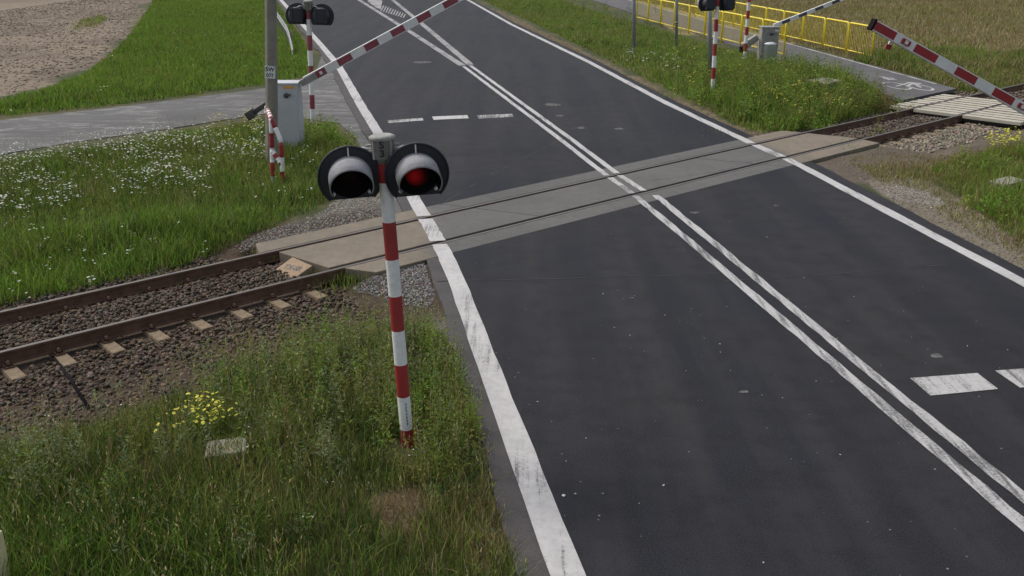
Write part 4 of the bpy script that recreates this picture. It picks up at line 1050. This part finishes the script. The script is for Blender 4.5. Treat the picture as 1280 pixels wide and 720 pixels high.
Z4T = [(850, 96), (900, 78), (985, 82), (1050, 98), (1105, 116), (1110, 134), (1060, 152), (980, 162), (930, 152), (880, 126)]
Z5 = [(1060, 202), (1110, 195), (1200, 193), (1235, 178), (1290, 168), (1400, 160), (1400, 400), (1290, 335), (1230, 298), (1150, 256), (1090, 222)]
Z5G = [(1150, 205), (1230, 185), (1290, 172), (1400, 165), (1400, 380), (1290, 312), (1240, 280), (1190, 240)]
Z6 = [(985, 52), (1195, 108), (1215, 110), (1290, 106), (1400, 100), (1400, -45), (690, -45), (780, -3), (900, 25)]
Z6G = [(1060, 73), (1195, 108), (1215, 110), (1290, 106), (1400, 100), (1400, 62), (1240, 66), (1120, 58)]
pale = lambda x, y, u, v: inpoly(u, v, Z_PALE) | (inpoly(u, v, Z_DRYPATCH) & (fbm(x, y, .6, 90) > .48))
cnt = 0
cnt += lawn(Z1, 1400, .30, .0085, {'dark': 2.4, 'olive': .7, 'green': .8, 'brown': .3, 'straw': .1}, 1.2, 1, clear=pale)
cnt += lawn(Z1L, 1300, .36, .010, {'lush': .9, 'dark': 2.2, 'olive': .3}, 1.0, 2)
cnt += lawn(Z2, 900, .26, .012, {'green': 1.3, 'dark': 1.2, 'olive': .7, 'lush': .4, 'straw': .12}, 2.0, 3)
cnt += lawn(Z2LOW, 500, .34, .013, {'lush': 1.6, 'green': 1.0, 'dark': .5}, 1.5, 4)
cnt += lawn(Z3, 330, .26, .026, {'lush': 1.9, 'green': 1.0, 'dark': .6, 'olive': .4, 'yellowg': .25}, 3.5, 5, edge_px=5)
cnt += lawn(Z4, 330, .24, .024, {'green': 1.0, 'lush': 1.0, 'olive': .8, 'dark': .5, 'straw': .3}, 2.4, 6, edge_px=4)
cnt += lawn(Z4T, 360, .62, .022, {'green': 1.2, 'yellowg': .35, 'olive': .5, 'dark': .9, 'lush': .6}, 1.6, 7, edge_px=5)
cnt += lawn(Z_RDRY, 260, .08, .02, {'straw': 1.2, 'brown': 1.2, 'olive': .7}, 1.2, 8, edge_px=3)
cnt += lawn(Z5, 480, .12, .014, {'olive': 1.4, 'straw': .7, 'green': .6, 'brown': .7}, 1.2, 9, clear=pale)
cnt += lawn(Z5G, 480, .26, .017, {'green': 1.2, 'lush': .7, 'olive': 1.1, 'straw': .3}, 1.4, 10, clear=pale)
fence_clear = lambda x, y, u, v: ((x-pa.x)*(-pn.x)+(y-pa.y)*(-pn.y)) < .25
cnt += lawn(Z6, 60, .30, .05, {'hay': 1.7, 'olive': 1.2, 'brown': .7, 'green': .25}, 5, 11, edge_px=2, clear=fence_clear)
cnt += lawn(Z6G, 300, .42, .03, {'green': 1.1, 'olive': 1.0, 'dark': .5, 'straw': .4}, 1.8, 12, edge_px=3, clear=fence_clear)
cnt += lawn([(85, 38), (100, 22), (125, 16), (140, 22), (120, 34)], 60, .22, .03, {'green': 1, 'olive': 1}, 2, 15, edge_px=3)
cnt += lawn([(1040, 192), (1105, 186), (1200, 190), (1170, 222), (1100, 224)], 260, .10, .014, {'straw': .8, 'brown': 1, 'olive': 1, 'green': .4}, 1, 16, edge_px=3)
cnt += lawn(Z_DRYPATCH, 1500, .15, .008, {'brown': 1.2, 'straw': .9, 'olive': .5}, .8, 13, edge_px=6)
# tufts at the slab ends and among the ballast
for (tx, ty, n_, r_, h_) in ((333, 316, 160, .16, .16), (393, 332, 110, .12, .13), (420, 345, 200, .25, .18), (440, 352, 200, .3, .2), (360, 308, 60, .12, .1), (200, 335, 120, .5, .12), (1070, 187, 160, .35, .12), (900, 170, 120, .4, .14)):
    p = G(tx, ty, -.1); x = RNG.normal(p.x, r_, n_); y = RNG.normal(p.y, r_, n_); blades(grass, x, y, RNG.uniform(.4, 1.2, n_)*h_, np.full(n_, .01), pal(n_, x, y, {'green': 1, 'dark': 1, 'olive': .6}, 1, 3), .6, np.full(n_, -.17 if ty > 300 else -.06))
flush(grass, 'grass', M['plant']); print('blades', cnt)

# leafy tall weeds
weeds = new()
def plants(st, x, y, h, nl, ls, cols, stemc, sw=.010, droop=.5, top=None, bush=.12):
    """upright leafy stems: a stalk, leaves all the way up"""
    n = len(x); z = ground_z(x, y)
    blades(st, x, y, h, np.full(n, sw), stemc, .12, z)
    t = RNG.uniform(.12, 1, (n, nl)); a = RNG.uniform(0, 2*np.pi, (n, nl)); up = RNG.uniform(-.1, .9, (n, nl)); rad = bush*(1-t*.7)*RNG.uniform(.2, 1, (n, nl))
    c = np.stack([x[:, None]+np.cos(a)*rad*.5, y[:, None]+np.sin(a)*rad*.5, z[:, None]+t*h[:, None]], -1).reshape(-1, 3)
    d = np.stack([np.cos(a), np.sin(a), up], -1).reshape(-1, 3); d /= np.linalg.norm(d, axis=1)[:, None]
    L = (ls*(1.15-.7*t)*RNG.uniform(.6, 1.3, (n, nl))).ravel()
    col = np.repeat(cols, nl, 0)*(1+RNG.uniform(-.25, .25, (n*nl, 1)))
    leaves(st, c, d, L, L*RNG.uniform(.22, .42, n*nl), np.clip(col, .004, .9))
def weedpatch(poly, dens, h, nl, ls, mixw, seed, sw=.008, bush=.12, thin=.5, st=weeds, edge=4):
    x, y, u, v = scatter_px(poly, dens); a = ~roadmask(x, y) & (fbm(x, y, .9, seed) > thin); s, n = SN(x, y); a &= ~((n > -1.0) & (n < 2.4)); a &= polydist(u, v, poly) > edge
    x, y = x[a], y[a]; k = len(x)
    if k == 0: return
    hh = h*RNG.uniform(.5, 1.25, k)
    plants(st, x, y, hh, nl, ls, pal(k, x, y, mixw, 1.2, seed), pal(k, x, y, {'olive': 1, 'green': 1}, 1, 2), sw, bush=bush)
weedpatch([(260, 470), (320, 420), (420, 388), (540, 398), (590, 480), (612, 575), (560, 610), (420, 590), (330, 560), (270, 500)], 70, .46, 30, .062, {'green': 1, 'olive': 1, 'grey': .8, 'dark': .6}, 5)
weedpatch([(0, 545), (150, 520), (330, 500), (420, 590), (480, 640), (300, 720), (0, 720)], 34, .46, 28, .066, {'dark': 1.6, 'grey': .8, 'green': .5, 'olive': .3}, 6)
weedpatch([(470, 520), (600, 500), (612, 600), (540, 612), (480, 600)], 60, .44, 32, .055, {'green': 1, 'olive': 1, 'yellowg': .5}, 7, thin=.35)
weedpatch(Z4T, 20, .9, 36, .11, {'green': 1.2, 'lush': .7, 'yellowg': .4, 'olive': .5, 'dark': .8}, 8, .012, .24, .5)
weedpatch([(340, 150), (405, 152), (440, 178), (440, 205), (390, 195), (345, 180)], 30, .5, 26, .07, {'green': 1.2, 'olive': .8, 'lush': .5}, 9, .01, .15, .3)
weedpatch(Z2, 6, .36, 20, .06, {'green': 1, 'olive': 1, 'dark': .6}, 10, .009, .14, .5)
weedpatch(Z5G, 6, .42, 24, .07, {'green': 1, 'yellowg': .5, 'olive': 1}, 11, .01, .16, .5)
weedpatch([(700, -20), (790, 20), (900, 55), (985, 78), (985, 110), (880, 110), (780, 70), (650, 5)], 3, .40, 22, .10, {'green': 1.2, 'lush': .7, 'dark': .7}, 12, .012, .22, .45)
weedpatch(Z6G, 3, .5, 22, .09, {'green': 1, 'olive': .8}, 13, .012, .2, .5)
# grasses gone to seed: pale nodding heads on thin stalks
def seedheads(poly, dens, h, cols_, seed, thin=.45):
    x, y, u, v = scatter_px(poly, dens); s, n = SN(x, y); a = ~roadmask(x, y) & ~((n > -1.6) & (n < 2.4)) & (fbm(x, y, .8, seed) > thin); x, y = x[a], y[a]; k = len(x)
    z = ground_z(x, y); hh = h*RNG.uniform(.6, 1.2, k); a_ = RNG.uniform(0, 6.28, k); dx, dy = np.cos(a_)*hh*.16, np.sin(a_)*hh*.16
    blades(weeds, x, y, hh, np.full(k, .005), pal(k, x, y, cols_, 1, seed), .2, z)
    for j in range(5):
        t = .72+.07*j; c = np.stack([x+dx*t*t+RNG.normal(0, .006, k), y+dy*t*t+RNG.normal(0, .006, k), z+hh*t], 1); d = np.stack([dx/hh+RNG.normal(0, .25, k), dy/hh+RNG.normal(0, .25, k), np.full(k, .9)], 1); d /= np.linalg.norm(d, axis=1)[:, None]
        leaves(weeds, c, d, hh*.10, hh*.026, pal(k, x, y, cols_, 1, seed))
seedheads(Z1, 55, .48, {'straw': .5, 'olive': 1, 'grey': .8}, 31)
seedheads(Z2, 16, .44, {'straw': .4, 'olive': 1, 'grey': .6}, 32)
seedheads(Z4, 7, .55, {'straw': .5, 'olive': 1, 'grey': .6}, 33)
seedheads(Z5, 10, .4, {'straw': .8, 'olive': 1}, 34)
for cx, cy, rad, n_, h_ in ((318, 452, .3, 18, .5), (352, 440, .3, 20, .55), (392, 432, .3, 22, .6), (440, 428, .28, 20, .62), (488, 428, .25, 18, .55), (535, 440, .28, 22, .6), (562, 482, .25, 20, .55), (290, 490, .3, 18, .5), (345, 500, .35, 22, .55), (420, 485, .35, 22, .6), (470, 500, .3, 18, .5), (575, 540, .22, 18, .5), (540, 575, .25, 18, .5), (150, 560, .35, 18, .5), (110, 620, .35, 18, .5), (20, 590, .3, 20, .6)):
    p = G(cx, cy); x = RNG.normal(p.x, rad, n_); y = RNG.normal(p.y, rad, n_); a = ~roadmask(x, y); x, y = x[a], y[a]; k = len(x)
    plants(weeds, x, y, h_*RNG.uniform(.6, 1.2, k), 44, .06, pal(k, x, y, {'green': 1, 'olive': .8, 'grey': .7, 'lush': .5}, .6, int(cx)), pal(k, x, y, {'olive': 1}, 1, 2), .008, bush=.15)
for cx, cy, rad, n_, h_, mixw in ((905, 100, .6, 26, .8, {'green': 1, 'lush': .6}), (945, 96, .6, 34, .8, {'green': 1, 'olive': .5}), (985, 92, .6, 34, .85, {'lush': 1, 'green': 1}), (1020, 98, .6, 26, .7, {'green': 1, 'yellowg': .4}), (905, 128, .7, 26, .75, {'green': 1, 'lush': 1}), (960, 120, .8, 34, .95, {'green': 1, 'yellowg': .5}), (1015, 118, .8, 34, .9, {'green': 1, 'dark': .6}), (1062, 126, .7, 30, .95, {'olive': 1, 'green': 1}), (1090, 132, .5, 22, .8, {'olive': 1, 'brown': .4}), (985, 152, .7, 26, .55, {'lush': 1, 'green': 1}),
        (745, 34, 1.6, 40, .7, {'lush': 1, 'dark': .8}), (690, 14, 2.2, 50, .8, {'green': 1, 'dark': .8}), (840, 70, 1.2, 30, .7, {'lush': 1, 'green': .6}), (770, 58, 1.0, 24, .5, {'dark': 1, 'green': .5}), (412, 176, .5, 26, .6, {'green': 1, 'lush': .6}), (1262, 262, .5, 22, .4, {'lush': 1, 'green': 1}), (1225, 210, .4, 14, .4, {'green': 1, 'yellowg': .6})):
    p = G(cx, cy); x = RNG.normal(p.x, rad, n_); y = RNG.normal(p.y, rad, n_); a = ~roadmask(x, y); x, y = x[a], y[a]; k = len(x)
    plants(weeds, x, y, h_*RNG.uniform(.55, 1.2, k), 46, .13, pal(k, x, y, mixw, 1, 3), pal(k, x, y, {'olive': 1}, 1, 2), .014, bush=.34)
flush(weeds, 'weeds', M['plant'])

# flowers: white yarrow on the left verge, yellow rape and ragwort
def discs(st, c, r, col, tilt=.35):
    n = len(c); a0 = RNG.uniform(0, 6.28, n); tx, ty = RNG.uniform(-tilt, tilt, (2, n)); V = np.empty((n, 6, 3))
    for k in range(6):
        dx, dy = np.cos(a0+k*np.pi/3)*r, np.sin(a0+k*np.pi/3)*r; V[:, k] = np.stack([c[:, 0]+dx, c[:, 1]+dy, c[:, 2]+dx*tx+dy*ty], 1)
    o = st['n']+np.arange(n)*6; st['Q'].append(np.stack([o, o+1, o+2, o+3], 1)); st['Q'].append(np.stack([o, o+3, o+4, o+5], 1)); st['V'].append(V.reshape(-1, 3)); st['C'].append(np.repeat(col, 6, 0)); st['n'] += n*6
def flowers(poly, dens, h, r, base, seed, thin, nsub=1, spread=.03, name='wildflowers', top=0):
    st = new(); x, y, u, v = scatter_px(poly, dens); a = ~roadmask(x, y) & (fbm(x, y, 1.0, seed) > thin); x, y = x[a], y[a]; n = len(x)
    z = ground_z(x, y); hh = h*RNG.uniform(.6, 1.2, n); blades(st, x, y, hh, np.full(n, .006), pal(n, x, y, {'olive': 1, 'green': 1}, 1, 1), .05, z)
    X_ = np.repeat(x, nsub)+RNG.normal(0, spread, n*nsub); Y_ = np.repeat(y, nsub)+RNG.normal(0, spread, n*nsub); Z_ = np.repeat(z+hh, nsub)+RNG.normal(0, spread*.8, n*nsub)
    discs(st, np.stack([X_, Y_, Z_], 1), RNG.uniform(.6, 1.3, n*nsub)*r, np.clip(np.array(base)*(1+RNG.uniform(-.25, .1, (n*nsub, 1))), 0, .85))
    return flush(st, name, M['petal'])
YA = [(-60, 216), (0, 200), (120, 178), (250, 164), (330, 156), (335, 205), (270, 235), (180, 250), (90, 268), (0, 282), (-60, 290)]
flowers(YA, 30, .34, .021, (.50, .52, .45), 70, .42, 3, .05, 'yarrow_flowers')
flowers(Z2, 5, .32, .02, (.48, .5, .42), 71, .5, 2, .03, 'yarrow_flowers')
flowers([(255, 150), (330, 143), (335, 200), (270, 200)], 10, .4, .022, (.42, .38, .05), 72, .4, 4, .05, 'yellow_flowers')
flowers([(930, 100), (1000, 95), (1080, 110), (1090, 135), (1010, 158), (960, 150)], 8, .6, .026, (.42, .39, .05), 73, .5, 4, .07, 'yellow_flowers')
flowers([(820, 60), (930, 80), (930, 150), (860, 115)], 3, .5, .03, (.5, .48, .06), 74, .5, 4, .06, 'yellow_flowers')
flowers([(770, 62), (850, 72), (850, 90), (790, 82)], 6, .25, .03, (.6, .62, .52), 75, .45, 3, .04, 'white_flowers')
flowers(Z1, 2.0, .42, .008, (.6, .6, .5), 76, .45, 2, .03, 'white_flowers')
flowers(Z3, .5, .3, .025, (.6, .6, .4), 77, .5, 2, .05, 'white_flowers')
def clump(name, px, rad, n, h, fl, flr, flc, leafc, label, ls=.06, nl=22):
    p = G(*px, -.05); root = empty(name, p, label, 'wildflower', 'flowering clumps in the verge')
    x = RNG.normal(p.x, rad, n); y = RNG.normal(p.y, rad, n); hh = h*RNG.uniform(.6, 1.1, n)
    st = new(); plants(st, x, y, hh, nl, ls, np.array([PAL[leafc]])*np.ones((n, 1))*(1+RNG.uniform(-.2, .2, (n, 1))), np.array([PAL['olive']])*np.ones((n, 1)), .007, bush=.12)
    o = flush(st, 'foliage', M['plant'], None, None); o.data.transform(TL(*(-p))); o.parent = root
    if fl:
        st = new(); k = n*fl; i = RNG.integers(0, n, k); c = np.stack([x[i]+RNG.normal(0, .05, k), y[i]+RNG.normal(0, .05, k), ground_z(x[i], y[i])+hh[i]*RNG.uniform(.85, 1.12, k)], 1)
        discs(st, c, RNG.uniform(.6, 1.2, k)*flr, np.clip(np.array(flc)*(1+RNG.uniform(-.25, .1, (k, 1))), 0, .85), .6)
        o = flush(st, 'blossom', M['petal'], None, None); o.data.transform(TL(*(-p))); o.parent = root
clump('flower_clump', (258, 548), .15, 40, .46, 3, .018, (.62, .56, .07), 'green', 'clump of pale yellow daisy heads in long grass in front of the ballast')
clump('rapeseed_plant', (1010, 140), .55, 40, .6, 4, .026, (.45, .41, .05), 'yellowg', 'bushy yellow flowering plant in weeds between road and cycle path')
clump('rapeseed_plant', (1256, 198), .28, 26, .55, 7, .028, (.55, .52, .05), 'yellowg', 'yellow flowering plant beside the ballast near the right edge')
clump('mugwort_plant', (232, 590), .10, 10, .8, 0, 0, 0, 'grey', 'tall greyish mugwort stems rising above the dark grass left of the slab', .05, 40)
clump('mugwort_plant', (70, 610), .28, 26, .78, 0, 0, 0, 'grey', 'dense greyish mugwort stand in dark grass at the left edge', .055, 40)
clump('mugwort_plant', (405, 590), .10, 10, .75, 0, 0, 0, 'grey', 'slender grey green mugwort stems left of the near signal post', .05, 36)
clump('leafy_weed', (512, 600), .14, 14, .30, 0, 0, 0, 'olive', 'leafy weed growing around the foot of the near signal post', .05, 34)
